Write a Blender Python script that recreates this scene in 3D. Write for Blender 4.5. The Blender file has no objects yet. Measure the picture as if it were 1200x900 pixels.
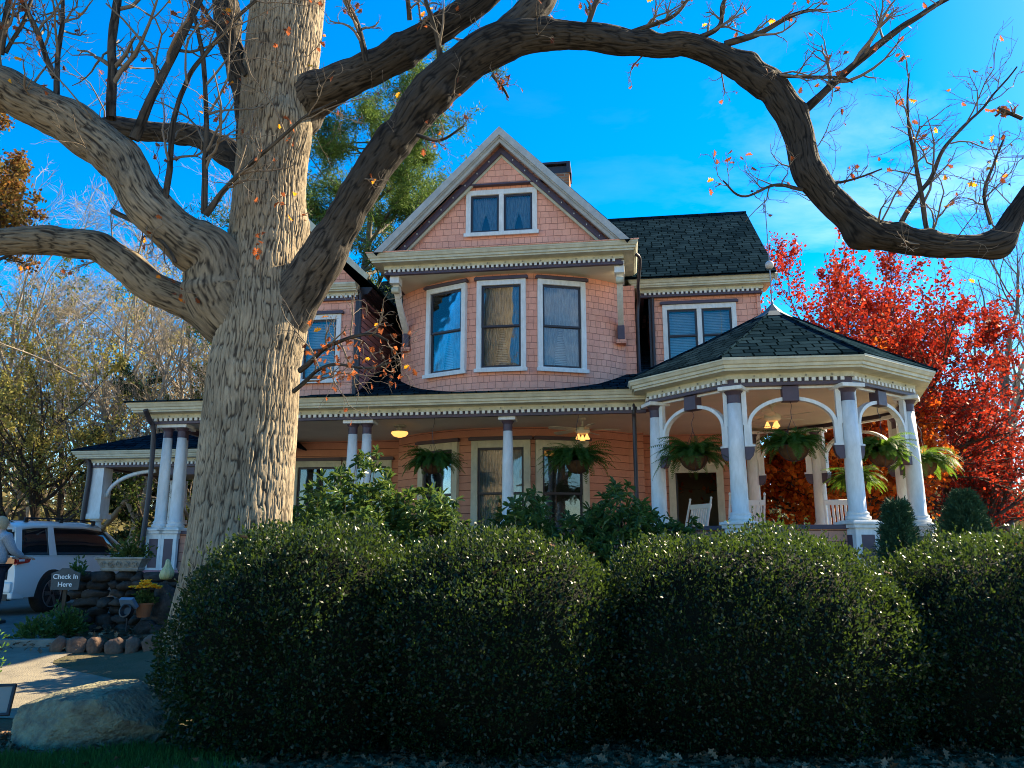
import bpy, math, random
import numpy as np
from mathutils import Vector, Matrix

# ------------------------------------------------------------------ camera, world, sun, exposure
C = bpy.context.scene.collection
SC = bpy.context.scene
PITCH = math.radians(12); CAMH = 1.5; FPX = 930.0
cam_d = bpy.data.cameras.new('camera'); cam = bpy.data.objects.new('camera', cam_d); C.objects.link(cam)
cam.location = (0, 0, CAMH); cam.rotation_euler = (math.pi/2 + PITCH, 0, 0)
cam_d.sensor_width = 36; cam_d.lens = 36*FPX/1200; cam_d.clip_end = 2000; cam_d.clip_start = 0.05
SC.camera = cam
SUN_EL = math.radians(37); SUN_AZ = math.radians(62)      # azimuth measured from +Y towards +X
world = bpy.data.worlds.new('World'); SC.world = world; world.use_nodes = True
wn = world.node_tree; wn.nodes.clear()
def wnode(t, **k):
    n = wn.nodes.new(t)
    for a, b in k.items(): setattr(n, a, b)
    return n
sky = wnode('ShaderNodeTexSky'); sky.sky_type = 'NISHITA'; sky.sun_disc = False
sky.sun_elevation = SUN_EL; sky.sun_rotation = SUN_AZ; sky.air_density = 1.0; sky.dust_density = 0.25; sky.ozone_density = 2.5
hs = wnode('ShaderNodeHueSaturation'); hs.inputs['Saturation'].default_value = 1.62; hs.inputs['Value'].default_value = 0.80
hs.inputs['Hue'].default_value = 0.503
wn.links.new(sky.outputs[0], hs.inputs['Color'])
tc = wnode('ShaderNodeTexCoord')
mp = wnode('ShaderNodeMapping'); mp.inputs['Scale'].default_value = (1.6, 1.6, 4.5); mp.inputs['Location'].default_value = (0.35, 0.2, 0.1)
nz = wnode('ShaderNodeTexNoise'); nz.inputs['Scale'].default_value = 1.5; nz.inputs['Detail'].default_value = 9; nz.inputs['Roughness'].default_value = 0.6; nz.inputs['Distortion'].default_value = 0.3
wn.links.new(tc.outputs['Generated'], mp.inputs['Vector']); wn.links.new(mp.outputs[0], nz.inputs['Vector'])
rmp = wnode('ShaderNodeMapRange'); rmp.inputs['From Min'].default_value = 0.54; rmp.inputs['From Max'].default_value = 0.74
wn.links.new(nz.outputs['Fac'], rmp.inputs['Value'])
sep = wnode('ShaderNodeSeparateXYZ'); wn.links.new(tc.outputs['Generated'], sep.inputs[0])
# thin cloud bank low in the east (towards +X)
mr2 = wnode('ShaderNodeMapRange'); mr2.inputs['From Min'].default_value = 0.62; mr2.inputs['From Max'].default_value = 0.22
wn.links.new(sep.outputs['Z'], mr2.inputs['Value'])
mr3 = wnode('ShaderNodeMapRange'); mr3.inputs['From Min'].default_value = 0.18; mr3.inputs['From Max'].default_value = 0.60; mr3.inputs['To Min'].default_value = 0.06
wn.links.new(sep.outputs['X'], mr3.inputs['Value'])
m1 = wnode('ShaderNodeMath', operation='MULTIPLY'); wn.links.new(mr2.outputs[0], m1.inputs[0]); wn.links.new(mr3.outputs[0], m1.inputs[1])
m2 = wnode('ShaderNodeMath', operation='MULTIPLY'); wn.links.new(m1.outputs[0], m2.inputs[0]); wn.links.new(rmp.outputs[0], m2.inputs[1])
mxw = wnode('ShaderNodeMix', data_type='RGBA'); mxw.inputs[7].default_value = (4.6, 4.9, 5.3, 1)
wn.links.new(m2.outputs[0], mxw.inputs[0]); wn.links.new(hs.outputs[0], mxw.inputs[6])
bg = wnode('ShaderNodeBackground'); bg.inputs['Strength'].default_value = 0.10
wo = wnode('ShaderNodeOutputWorld'); wn.links.new(mxw.outputs[2], bg.inputs['Color']); wn.links.new(bg.outputs[0], wo.inputs['Surface'])
sl = bpy.data.lights.new('sun', 'SUN'); sl.energy = 5.0; sl.angle = math.radians(0.55); sl.color = (1.0, 0.83, 0.55)
so = bpy.data.objects.new('sun', sl); C.objects.link(so)
sdir = Vector((math.sin(SUN_AZ)*math.cos(SUN_EL), math.cos(SUN_AZ)*math.cos(SUN_EL), math.sin(SUN_EL)))
so.rotation_euler = sdir.to_track_quat('Z', 'Y').to_euler(); so.location = (30, 10, 30)
SC.view_settings.view_transform = 'Standard'; SC.view_settings.look = 'None'
SC.view_settings.exposure = 2.0; SC.view_settings.gamma = 1.0; SC.view_settings.use_curve_mapping = False
SC.render.engine = 'CYCLES'
SC.cycles.filter_width = 1.0; SC.cycles.max_bounces = 6; SC.cycles.transparent_max_bounces = 8

# ------------------------------------------------------------------ helpers
R = math.radians
def at(px, py, Y):
    a = (px-600)/FPX; b = (450-py)/FPX
    d = np.array([a, math.cos(PITCH)-b*math.sin(PITCH), math.sin(PITCH)+b*math.cos(PITCH)])
    return np.array([0, 0, CAMH]) + d*Y/d[1]
def norm(v): return v/(np.linalg.norm(v, axis=-1, keepdims=True)+1e-12)

class MB:
    """collects arrays of vertices and faces and links them as one mesh object"""
    def __init__(s): s.V = []; s.F = []; s.n = 0; s.UV = []
    def add(s, V, F, uv=None):
        V = np.asarray(V, float).reshape(-1, 3)
        if isinstance(F, np.ndarray): F = [F] if F.ndim == 2 else F
        else:
            d = {}
            for f in F: d.setdefault(len(f), []).append(f)
            F = [np.array(x) for x in d.values()]
        for f in F:
            s.F.append(f + s.n)
            s.UV.append(None if uv is None else np.asarray(uv, float)[f].reshape(-1, 2))
        s.V.append(V); s.n += len(V); return s
    def box(s, x0, x1, y0, y1, z0, z1, M=None):
        V = np.array([[x, y, z] for z in (z0, z1) for y in (y0, y1) for x in (x0, x1)], float)
        if M is not None: V = V @ np.array(M.to_3x3()).T + np.array(M.translation)
        return s.add(V, np.array([[0, 2, 3, 1], [4, 5, 7, 6], [0, 1, 5, 4], [2, 6, 7, 3], [0, 4, 6, 2], [1, 3, 7, 5]]))
    def quad(s, pts, uv=None): return s.add(pts, [list(range(len(pts)))], uv)
    def slab(s, pts, th):
        P = np.asarray(pts, float); n = norm(np.cross(P[1]-P[0], P[2]-P[0])); k = len(P)
        V = np.vstack([P, P - n*th])
        F = [list(range(k)), list(range(2*k-1, k-1, -1))] + [[i, k+i, k+(i+1) % k, (i+1) % k] for i in range(k)]
        return s.add(V, F)
    def prism(s, poly, a0, a1, axis='y', M=None):
        """poly in the two other axes, extruded along axis"""
        k = len(poly); V = []
        for a in (a0, a1):
            for u, v in poly: V.append({'y': (u, a, v), 'x': (a, u, v), 'z': (u, v, a)}[axis])
        V = np.array(V, float)
        if M is not None: V = V @ np.array(M.to_3x3()).T + np.array(M.translation)
        F = [list(range(k)), list(range(2*k-1, k-1, -1))] + [[i, k+i, k+(i+1) % k, (i+1) % k] for i in range(k)]
        return s.add(V, F)
    def lathe(s, prof, n=20, c=(0, 0, 0), M=None):
        prof = np.asarray(prof, float); a = np.linspace(0, 2*math.pi, n, endpoint=False)
        V = np.zeros((len(prof), n, 3)); V[:, :, 0] = prof[:, 0:1]*np.cos(a); V[:, :, 1] = prof[:, 0:1]*np.sin(a); V[:, :, 2] = prof[:, 1:2]
        V = V.reshape(-1, 3)
        if M is not None: V = V @ np.array(M.to_3x3()).T + np.array(M.translation)
        V = V + np.array(c); F = []
        for i in range(len(prof)-1):
            for j in range(n): F.append([i*n+j, i*n+(j+1) % n, (i+1)*n+(j+1) % n, (i+1)*n+j])
        F.append(list(range(n))[::-1]); F.append([(len(prof)-1)*n+j for j in range(n)])
        return s.add(V, F)
    def tubes(s, P, Rr, sides=5, cap=True):
        """P (N,K,3), Rr (N,K)"""
        P = np.asarray(P, float); Rr = np.asarray(Rr, float)
        if P.ndim == 2: P = P[None]; Rr = Rr[None]
        N, K, _ = P.shape
        T = np.zeros_like(P); T[:, 1:-1] = P[:, 2:]-P[:, :-2]; T[:, 0] = P[:, 1]-P[:, 0]; T[:, -1] = P[:, -1]-P[:, -2]; T = norm(T)
        m = norm(P[:, -1]-P[:, 0]); ref = np.where(np.abs(m[:, 2:3]) > 0.8, np.array([[1., 0.1, 0]]), np.array([[0, 0.1, 1.]]))[:, None, :]
        U = norm(np.cross(T, np.broadcast_to(ref, T.shape))); Wv = np.cross(T, U)
        a = np.linspace(0, 2*math.pi, sides, endpoint=False)
        V = P[:, :, None, :] + Rr[:, :, None, None]*(np.cos(a)[None, None, :, None]*U[:, :, None, :] + np.sin(a)[None, None, :, None]*Wv[:, :, None, :])
        L = np.concatenate([[0], np.cumsum(np.linalg.norm(np.diff(P[0], axis=0), axis=1))])
        base = (np.arange(N)*K*sides)[:, None, None]; i = np.arange(K-1)[None, :, None]; j = np.arange(sides)[None, None, :]
        j2 = (j+1) % sides
        F = np.stack([base+i*sides+j, base+i*sides+j2, base+(i+1)*sides+j2, base+(i+1)*sides+j], -1).reshape(-1, 4)
        s.add(V.reshape(-1, 3), F)
        if cap:
            b = (np.arange(N)*K*sides)[:, None]
            F0 = b + np.arange(sides)[None, ::-1]; F1 = b + (K-1)*sides + np.arange(sides)[None, :]
            s.F += [F0 + s.n - N*K*sides, F1 + s.n - N*K*sides]; s.UV += [None, None]
        return s
    def build(s, name, mat, parent=None, smooth=False, uvauto=True, bevel=0):
        V = np.vstack(s.V); me = bpy.data.meshes.new(name)
        tot = np.array([f.shape[1] for f in s.F for _ in range(len(f))], np.int32)
        loops = np.concatenate([f.reshape(-1) for f in s.F]).astype(np.int32)
        me.vertices.add(len(V)); me.vertices.foreach_set('co', V.astype(np.float32).ravel())
        me.loops.add(len(loops)); me.loops.foreach_set('vertex_index', loops)
        me.polygons.add(len(tot)); st = np.concatenate([[0], np.cumsum(tot)[:-1]]).astype(np.int32)
        me.polygons.foreach_set('loop_start', st); me.polygons.foreach_set('loop_total', tot)
        me.polygons.foreach_set('use_smooth', np.full(len(tot), bool(smooth)))
        me.update(calc_edges=True); me.validate()
        if uvauto and len(me.loops) == len(loops):
            uv = np.zeros((len(loops), 2)); k0 = 0
            for f, u in zip(s.F, s.UV):
                m = f.size
                if u is not None: uv[k0:k0+m] = u
                else:
                    Pf = V[f]; n = norm(np.cross(Pf[:, 1]-Pf[:, 0], Pf[:, 2]-Pf[:, 1]))
                    flip = n[:, 2] < 0
                    n = np.where(flip[:, None], -n, n)
                    t = np.cross(np.array([0, 0, 1.]), n); bad = np.linalg.norm(t, axis=1) < 1e-3
                    t[bad] = (1, 0, 0); t = norm(t); b = np.cross(n, t)
                    uv[k0:k0+m, 0] = np.einsum('fkc,fc->fk', Pf, t).ravel(); uv[k0:k0+m, 1] = np.einsum('fkc,fc->fk', Pf, b).ravel()
                k0 += m
            lay = me.uv_layers.new(name='UVMap'); lay.data.foreach_set('uv', uv.astype(np.float32).ravel())
        o = bpy.data.objects.new(name, me); C.objects.link(o)
        if mat: me.materials.append(mat)
        if parent: o.parent = parent
        if bevel:
            b = o.modifiers.new('bevel', 'BEVEL'); b.width = bevel; b.segments = 2; b.limit_method = 'ANGLE'; b.angle_limit = R(40)
        return o

def tag(o, label, cat, group=None, kind=None):
    if label: o['label'] = label
    if cat: o['category'] = cat
    if group: o['group'] = group
    if kind: o['kind'] = kind
    return o
def empty(name, loc, rz, label, cat, group=None):
    o = bpy.data.objects.new(name, None); C.objects.link(o); o.empty_display_size = 0.2
    o.location = loc; o.rotation_euler = (0, 0, rz); tag(o, label, cat, group); return o
def kids(o): return [c for c in bpy.data.objects if c.parent == o]
def copy_tree(o, parent=None):
    ch = kids(o); c = o.copy(); C.objects.link(c); c.parent = parent
    for k in ch: copy_tree(k, c)
    return c

# ------------------------------------------------------------------ materials
def mat(name, c1, c2=None, rough=0.7, scale=6, bump=0.0, bscale=40, metal=0, spec=None, island=0, detail=5, transl=0, tcol=None,
        emis=None, trans=0, coat=0, coords='Object', stretch=(1, 1, 1), hue=0):
    m = bpy.data.materials.new(name); m.use_nodes = True; nt = m.node_tree; p = nt.nodes['Principled BSDF']; L = nt.links
    def nd(t, **k):
        n = nt.nodes.new(t)
        for a, b in k.items(): setattr(n, a, b)
        return n
    if spec is None: spec = .08 if island else (.12 if rough > .75 else .5)
    p.inputs['Roughness'].default_value = rough; p.inputs['Metallic'].default_value = metal; p.inputs['Specular IOR Level'].default_value = spec
    p.inputs['Base Color'].default_value = (*c1, 1); p.inputs['Transmission Weight'].default_value = trans; p.inputs['Coat Weight'].default_value = coat
    col = None
    tcn = nd('ShaderNodeTexCoord'); mpn = nd('ShaderNodeMapping'); mpn.inputs['Scale'].default_value = stretch; L.new(tcn.outputs[coords], mpn.inputs['Vector'])
    if c2 is not None:
        mx = nd('ShaderNodeMix', data_type='RGBA'); mx.inputs[6].default_value = (*c1, 1); mx.inputs[7].default_value = (*c2, 1)
        n = nd('ShaderNodeTexNoise'); n.inputs['Scale'].default_value = scale; n.inputs['Detail'].default_value = detail; n.inputs['Roughness'].default_value = 0.65
        L.new(mpn.outputs[0], n.inputs['Vector'])
        r = nd('ShaderNodeMapRange'); r.inputs['From Min'].default_value = 0.32; r.inputs['From Max'].default_value = 0.68
        L.new(n.outputs['Fac'], r.inputs['Value'])
        src = r.outputs[0]
        if island:
            g = nd('ShaderNodeNewGeometry'); mm = nd('ShaderNodeMix'); mm.inputs[0].default_value = island
            L.new(src, mm.inputs[2]); L.new(g.outputs['Random Per Island'], mm.inputs[3]); src = mm.outputs[0]
        L.new(src, mx.inputs[0]); col = mx.outputs[2]; L.new(col, p.inputs['Base Color'])
        if hue:
            h = nd('ShaderNodeHueSaturation'); g = nd('ShaderNodeNewGeometry')
            q = nd('ShaderNodeMapRange'); q.inputs['To Min'].default_value = 1-hue; q.inputs['To Max'].default_value = 1+hue
            w = nd('ShaderNodeMath', operation='FRACT'); w2 = nd('ShaderNodeMath', operation='MULTIPLY'); w2.inputs[1].default_value = 7.31
            L.new(g.outputs['Random Per Island'], w2.inputs[0]); L.new(w2.outputs[0], w.inputs[0]); L.new(w.outputs[0], q.inputs['Value'])
            L.new(q.outputs[0], h.inputs['Value']); L.new(col, h.inputs['Color']); col = h.outputs[0]; L.new(col, p.inputs['Base Color'])
    if bump:
        n = nd('ShaderNodeTexNoise'); n.inputs['Scale'].default_value = bscale; n.inputs['Detail'].default_value = 6
        L.new(mpn.outputs[0], n.inputs['Vector'])
        b = nd('ShaderNodeBump'); b.inputs['Strength'].default_value = 1.0; b.inputs['Distance'].default_value = bump
        L.new(n.outputs['Fac'], b.inputs['Height']); L.new(b.outputs[0], p.inputs['Normal'])
    if emis: p.inputs['Emission Color'].default_value = (*emis[0], 1); p.inputs['Emission Strength'].default_value = emis[1]
    if transl:
        t = nd('ShaderNodeBsdfTranslucent'); ms = nd('ShaderNodeMixShader'); ms.inputs[0].default_value = transl
        if tcol: t.inputs['Color'].default_value = (*tcol, 1)
        elif col: L.new(col, t.inputs['Color'])
        L.new(p.outputs[0], ms.inputs[1]); L.new(t.outputs[0], ms.inputs[2])
        L.new(ms.outputs[0], nt.nodes['Material Output'].inputs['Surface'])
    return m

def shingle_mat(name, c1, c2, gap, row=0.13, width=0.16, lip=0.012, mortar=0.006, rough=0.75, var=0.5, joints=True, dirt=(0.8, 1.05), sq=0.5, wave=0.0):
    m = bpy.data.materials.new(name); m.use_nodes = True; nt = m.node_tree; p = nt.nodes['Principled BSDF']; L = nt.links
    def nd(t, **k):
        n = nt.nodes.new(t)
        for a, b in k.items(): setattr(n, a, b)
        return n
    p.inputs['Roughness'].default_value = rough; p.inputs['Specular IOR Level'].default_value = 0
    uv = nd('ShaderNodeUVMap')
    vec = uv.outputs[0]
    if wave:
        nz_ = nd('ShaderNodeTexNoise'); nz_.inputs['Scale'].default_value = 3.0; nz_.inputs['Detail'].default_value = 3
        L.new(vec, nz_.inputs['Vector']); sb = nd('ShaderNodeVectorMath', operation='SUBTRACT'); sb.inputs[1].default_value = (0.5, 0.5, 0.5)
        L.new(nz_.outputs['Color'], sb.inputs[0]); scn = nd('ShaderNodeVectorMath', operation='SCALE'); scn.inputs['Scale'].default_value = wave
        L.new(sb.outputs[0], scn.inputs[0]); ad = nd('ShaderNodeVectorMath', operation='ADD'); L.new(vec, ad.inputs[0]); L.new(scn.outputs[0], ad.inputs[1]); vec = ad.outputs[0]
    br = nd('ShaderNodeTexBrick'); br.offset = 0.43; br.offset_frequency = 2; br.squash = 0.72 if joints else 1; br.squash_frequency = 3
    br.inputs['Scale'].default_value = 1.0; br.inputs['Brick Width'].default_value = width if joints else 50; br.inputs['Row Height'].default_value = row
    br.inputs['Mortar Size'].default_value = mortar; br.inputs['Mortar Smooth'].default_value = 0.15; br.inputs['Bias'].default_value = 0.0
    br.inputs['Color1'].default_value = (*c1, 1); br.inputs['Color2'].default_value = (*c2, 1); br.inputs['Mortar'].default_value = (*gap, 1)
    L.new(vec, br.inputs['Vector'])
    n = nd('ShaderNodeTexNoise'); n.inputs['Scale'].default_value = 1.7; n.inputs['Detail'].default_value = 8; n.inputs['Roughness'].default_value = 0.7
    tcn = nd('ShaderNodeTexCoord'); L.new(tcn.outputs['Object'], n.inputs['Vector'])
    mr = nd('ShaderNodeMapRange'); mr.inputs['From Min'].default_value = 0.3; mr.inputs['From Max'].default_value = 0.7; mr.inputs['To Min'].default_value = dirt[0]; mr.inputs['To Max'].default_value = dirt[1]
    L.new(n.outputs['Fac'], mr.inputs['Value'])
    n3 = nd('ShaderNodeTexNoise'); n3.inputs['Scale'].default_value = 60; n3.inputs['Detail'].default_value = 4; L.new(tcn.outputs['Object'], n3.inputs['Vector'])
    mr3 = nd('ShaderNodeMapRange'); mr3.inputs['To Min'].default_value = 0.85; mr3.inputs['To Max'].default_value = 1.15; L.new(n3.outputs['Fac'], mr3.inputs['Value'])
    mu = nd('ShaderNodeMath', operation='MULTIPLY'); L.new(mr.outputs[0], mu.inputs[0]); L.new(mr3.outputs[0], mu.inputs[1])
    vm = nd('ShaderNodeVectorMath', operation='SCALE'); L.new(br.outputs['Color'], vm.inputs[0]); L.new(mu.outputs[0], vm.inputs['Scale']); L.new(vm.outputs[0], p.inputs['Base Color'])
    sp = nd('ShaderNodeSeparateXYZ'); L.new(vec, sp.inputs[0])
    dv = nd('ShaderNodeMath', operation='DIVIDE'); dv.inputs[1].default_value = row; L.new(sp.outputs['Y'], dv.inputs[0])
    fr = nd('ShaderNodeMath', operation='FRACT'); L.new(dv.outputs[0], fr.inputs[0])
    iv = nd('ShaderNodeMath', operation='SUBTRACT'); iv.inputs[0].default_value = 1.0; L.new(fr.outputs[0], iv.inputs[1])
    mf = nd('ShaderNodeMath', operation='MULTIPLY_ADD'); L.new(br.outputs['Fac'], mf.inputs[0]); mf.inputs[1].default_value = -0.6; L.new(iv.outputs[0], mf.inputs[2])
    mg = nd('ShaderNodeMath', operation='MULTIPLY_ADD'); L.new(n3.outputs['Fac'], mg.inputs[0]); mg.inputs[1].default_value = 0.25; L.new(mf.outputs[0], mg.inputs[2])
    b = nd('ShaderNodeBump'); b.inputs['Strength'].default_value = 1.0; b.inputs['Distance'].default_value = lip
    L.new(mg.outputs[0], b.inputs['Height']); L.new(b.outputs[0], p.inputs['Normal'])
    return m

M = {}
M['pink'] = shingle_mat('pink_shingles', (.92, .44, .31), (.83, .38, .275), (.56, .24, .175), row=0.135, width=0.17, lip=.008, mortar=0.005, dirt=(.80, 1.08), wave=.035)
M['clap'] = shingle_mat('warm_bounce_clapboard', (.66, .31, .21), (.61, .285, .19), (.22, .09, .06), row=0.15, joints=False, mortar=0.004, wave=.008)  # house pink with the warm bounce light of the porch put into the colour
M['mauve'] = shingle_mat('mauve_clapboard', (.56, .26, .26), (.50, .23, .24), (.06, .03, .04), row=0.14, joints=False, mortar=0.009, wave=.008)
M['roof'] = shingle_mat('roof_shingles', (.015, .032, .042), (.005, .013, .019), (.001, .003, .004), row=0.17, width=0.30, lip=0.014, mortar=0.014, rough=0.85, dirt=(.7, 1.3), wave=.05)
M['cream'] = mat('cream_paint', (.62, .59, .45), (.44, .42, .31), .6, scale=6, stretch=(1, 1, .6), detail=9)
M['rakec'] = mat('weathered_white_paint', (.46, .455, .42), (.34, .335, .31), .6, scale=5)
M['ceil'] = mat('ceiling_paint', (.76, .71, .54), (.68, .63, .47), .6, scale=2)
M['white'] = mat('white_paint', (.80, .79, .76), (.62, .61, .57), .5, scale=9, stretch=(1.6, 1.6, .5), detail=9)
M['purple'] = mat('dark_purple_paint', (.085, .052, .075), (.06, .04, .058), .5, scale=5)
M['dark'] = mat('dark_trim_paint', (.022, .018, .024), (.03, .022, .03), .45, scale=5)
M['glass'] = mat('window_glass', (.9, .95, 1), rough=.03, trans=.0, spec=.8)
def glassmat():
    m = M['glass']; nt = m.node_tree; nt.nodes.clear()
    o = nt.nodes.new('ShaderNodeOutputMaterial'); g = nt.nodes.new('ShaderNodeBsdfGlossy'); t = nt.nodes.new('ShaderNodeBsdfTransparent'); f = nt.nodes.new('ShaderNodeFresnel')
    mx = nt.nodes.new('ShaderNodeMixShader'); g.inputs['Roughness'].default_value = .02; t.inputs['Color'].default_value = (.86, .9, .9, 1); f.inputs['IOR'].default_value = 1.6
    n = nt.nodes.new('ShaderNodeTexNoise'); n.inputs['Scale'].default_value = 1.6; tcn = nt.nodes.new('ShaderNodeTexCoord'); nt.links.new(tcn.outputs['Object'], n.inputs['Vector'])
    b = nt.nodes.new('ShaderNodeBump'); b.inputs['Distance'].default_value = .004; nt.links.new(n.outputs[0], b.inputs['Height']); nt.links.new(b.outputs[0], g.inputs['Normal'])
    ad = nt.nodes.new('ShaderNodeMath'); ad.operation = 'ADD'; ad.inputs[1].default_value = .03; nt.links.new(f.outputs[0], ad.inputs[0])
    nt.links.new(ad.outputs[0], mx.inputs[0]); nt.links.new(t.outputs[0], mx.inputs[1]); nt.links.new(g.outputs[0], mx.inputs[2]); nt.links.new(mx.outputs[0], o.inputs[0])
glassmat()
M['curtain'] = mat('lace_curtain', (.56, .56, .55), (.16, .165, .17), .9, scale=16, stretch=(3, 3, .3))
M['blind'] = mat('window_blind', (.55, .57, .58), (.48, .50, .52), .7)
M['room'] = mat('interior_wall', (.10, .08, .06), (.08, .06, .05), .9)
M['metal'] = mat('grey_metal', (.25, .25, .25), None, .4, metal=.8)
M['copper'] = mat('weathered_metal_cap', (.05, .075, .085), (.09, .12, .12), .6, metal=.2, scale=9)
M['lamp'] = mat('lit_lamp_shade', (.9, .6, .3), None, .4, emis=((1, .46, .11), .42))
M['asphalt'] = mat('asphalt', (.09, .09, .09), (.14, .135, .12), .9, scale=30, bump=.006, bscale=120)
M['brick'] = shingle_mat('chimney_brick', (.30, .12, .07), (.38, .17, .09), (.30, .26, .22), row=.075, width=.21, lip=.004, mortar=.009, dirt=(.6, 1.2))
M['wood'] = mat('dark_wood', (.06, .045, .03), (.09, .065, .045), .8, scale=10)
M['bark'] = None

# ------------------------------------------------------------------ growth and foliage
def grow(rng, S, D, Ln, r0, r1, wob, up, K=6):
    N = len(S); P = np.zeros((N, K, 3)); P[:, 0] = S; d = norm(D); st = (Ln/(K-1))[:, None]
    for k in range(1, K):
        d = norm(d + rng.normal(0, wob, (N, 3)) + np.array([0, 0, up])); P[:, k] = P[:, k-1] + d*st
    t = np.linspace(0, 1, K)[None]; Rr = r0[:, None]*(1-t) + r1[:, None]*t
    return P, Rr
def spawn(rng, P, Rr, n, t=(.25, 1), ang=(.4, 1.0), ln=(.4, .7), wob=.15, up=.05, rr=.6, rend=.35, K=6, rmin=.003, Lbase=None):
    N, Kp, _ = P.shape; idx = np.repeat(np.arange(N), n); m = len(idx)
    tt = rng.uniform(t[0], t[1], m)*(Kp-1); i = np.minimum(tt.astype(int), Kp-2); f = (tt-i)[:, None]
    S = P[idx, i]*(1-f) + P[idx, i+1]*f; T = norm(P[idx, i+1]-P[idx, i]); rp = Rr[idx, i]*(1-f[:, 0]) + Rr[idx, i+1]*f[:, 0]
    pr = norm(np.cross(T, rng.normal(0, 1, (m, 3)))); a = rng.uniform(ang[0], ang[1], m)[:, None]
    D = np.cos(a)*T + np.sin(a)*pr
    PL = np.linalg.norm(np.diff(P, axis=1), axis=2).sum(1)[idx] if Lbase is None else Lbase
    L = PL*rng.uniform(ln[0], ln[1], m)*(1.15-.45*tt/(Kp-1))
    r0 = np.maximum(rp*rr, rmin); return grow(rng, S, D, L, r0, np.maximum(r0*rend, rmin*.6), wob, up, K)
OAK = np.array([[0, 0], [.06, .12], [.22, .2], [.12, .32], [.34, .46], [.17, .55], [.36, .74], [.14, .8], [0, 1.0]])
OAK2 = np.vstack([OAK, (OAK[1:-1]*[-1, 1])[::-1]])
def leaves(mb, pos, length, width, rng, axis=None, axis_j=1.0, kind='quad', nrm=None, nj=1.0):
    N = len(pos)
    a = rng.normal(0, 1, (N, 3))
    A = norm(a) if axis is None else norm(np.broadcast_to(axis, (N, 3)) + a*axis_j)
    b = rng.normal(0, 1, (N, 3))
    Nn = b if nrm is None else np.broadcast_to(nrm, (N, 3)) + b*nj
    S = norm(np.cross(A, Nn)); Nn = np.cross(S, A)
    l = (length*rng.uniform(.7, 1.25, N))[:, None]; w = l*width/length
    if kind == 'quad':
        V = np.stack([pos, pos+A*l*.5+S*w*.5, pos+A*l, pos+A*l*.5-S*w*.5], 1); F = np.arange(N*4).reshape(N, 4)
    elif kind == 'fold':
        q = Nn*w*.22
        V = np.stack([pos, pos+A*l*.3+S*w*.46+q, pos+A*l*.72+S*w*.4+q, pos+A*l-Nn*l*.12, pos+A*l*.72-S*w*.4+q, pos+A*l*.3-S*w*.46+q], 1)
        b0 = (np.arange(N)*6)[:, None]; F = np.concatenate([b0+np.array([[0, 1, 2, 3]]), b0+np.array([[0, 3, 4, 5]])])
    else:
        k = len(OAK2); V = np.zeros((N, k, 3))
        for i, (u, v) in enumerate(OAK2):
            V[:, i] = pos + S*w*u*1.25 + A*l*v + Nn*l*(.25*u*u*4 - .25*v*v)
        F = np.arange(N*k).reshape(N, k)
    mb.add(V.reshape(-1, 3), F)
def along(rng, P, n):
    N, K, _ = P.shape; idx = rng.integers(0, N, n); t = rng.uniform(.1, 1, n)*(K-1); i = np.minimum(t.astype(int), K-2); f = (t-i)[:, None]
    return P[idx, i]*(1-f)+P[idx, i+1]*f
class VN:
    def __init__(s, seed): s.t = np.random.default_rng(seed).random((256, 256))
    def __call__(s, u, v, pu=256):
        iu = np.floor(u).astype(int); iv = np.floor(v).astype(int); fu = u-iu; fv = v-iv; fu = fu*fu*(3-2*fu); fv = fv*fv*(3-2*fv)
        T = s.t; g = lambda a, b: T[(a % pu) % 256, b % 256]
        return (g(iu, iv)*(1-fu)+g(iu+1, iv)*fu)*(1-fv)+(g(iu, iv+1)*(1-fu)+g(iu+1, iv+1)*fu)*fv
def catmull(P, n):
    P = np.asarray(P, float); P = np.vstack([2*P[0]-P[1], P, 2*P[-1]-P[-2]]); out = []; t = np.linspace(0, len(P)-3-1e-9, n)
    i = t.astype(int); f = (t-i)[:, None]
    p0, p1, p2, p3 = P[i], P[i+1], P[i+2], P[i+3]
    return .5*((2*p1)+(-p0+p2)*f+(2*p0-5*p1+4*p2-p3)*f*f+(-p0+3*p1-3*p2+p3)*f**3)
# value noise in 3D for lumps
def lump(p, seed, sc):
    n = VN(seed); return (n(p[:, 0]*sc+17, p[:, 2]*sc+31)+n(p[:, 1]*sc+55, p[:, 2]*sc+71)+n(p[:, 0]*sc+91, p[:, 1]*sc+13))/3-.5

# ------------------------------------------------------------------ terrain
def sst(x, a, b): t = np.clip((x-a)/(b-a), 0, 1); return t*t*(3-2*t)
_gn = VN(5)
def gz(x, y):
    x = np.asarray(x, float); y = np.asarray(y, float)
    z = .38*sst(y, 7.5, 13.7) + .25*sst(y, 13.5, 20)*sst(x, -8, -4) + .02*np.clip(y-20, 0, 200)
    z = z + .5*sst(x, -5.2, -3.0)*sst(y, 9, 11.5)
    z = z + .04*(_gn(x*.35+40, y*.35+40)-.5)
    return z
def grid_coords(lo, hi, fine_lo, fine_hi, fs, cs):
    return np.concatenate([np.arange(lo, fine_lo, cs), np.arange(fine_lo, fine_hi, fs), np.arange(fine_hi, hi+cs, cs)])
gx = grid_coords(-220, 220, -14, 10, .2, 6); gy = grid_coords(-40, 320, 1, 24, .2, 6)
X, Y = np.meshgrid(gx, gy); nx = len(gx); ny = len(gy)
V = np.stack([X, Y, gz(X, Y)], -1).reshape(-1, 3)
i = np.arange(ny-1)[:, None]*nx + np.arange(nx-1)[None]; Fg = np.stack([i, i+1, i+1+nx, i+nx], -1).reshape(-1, 4)
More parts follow.
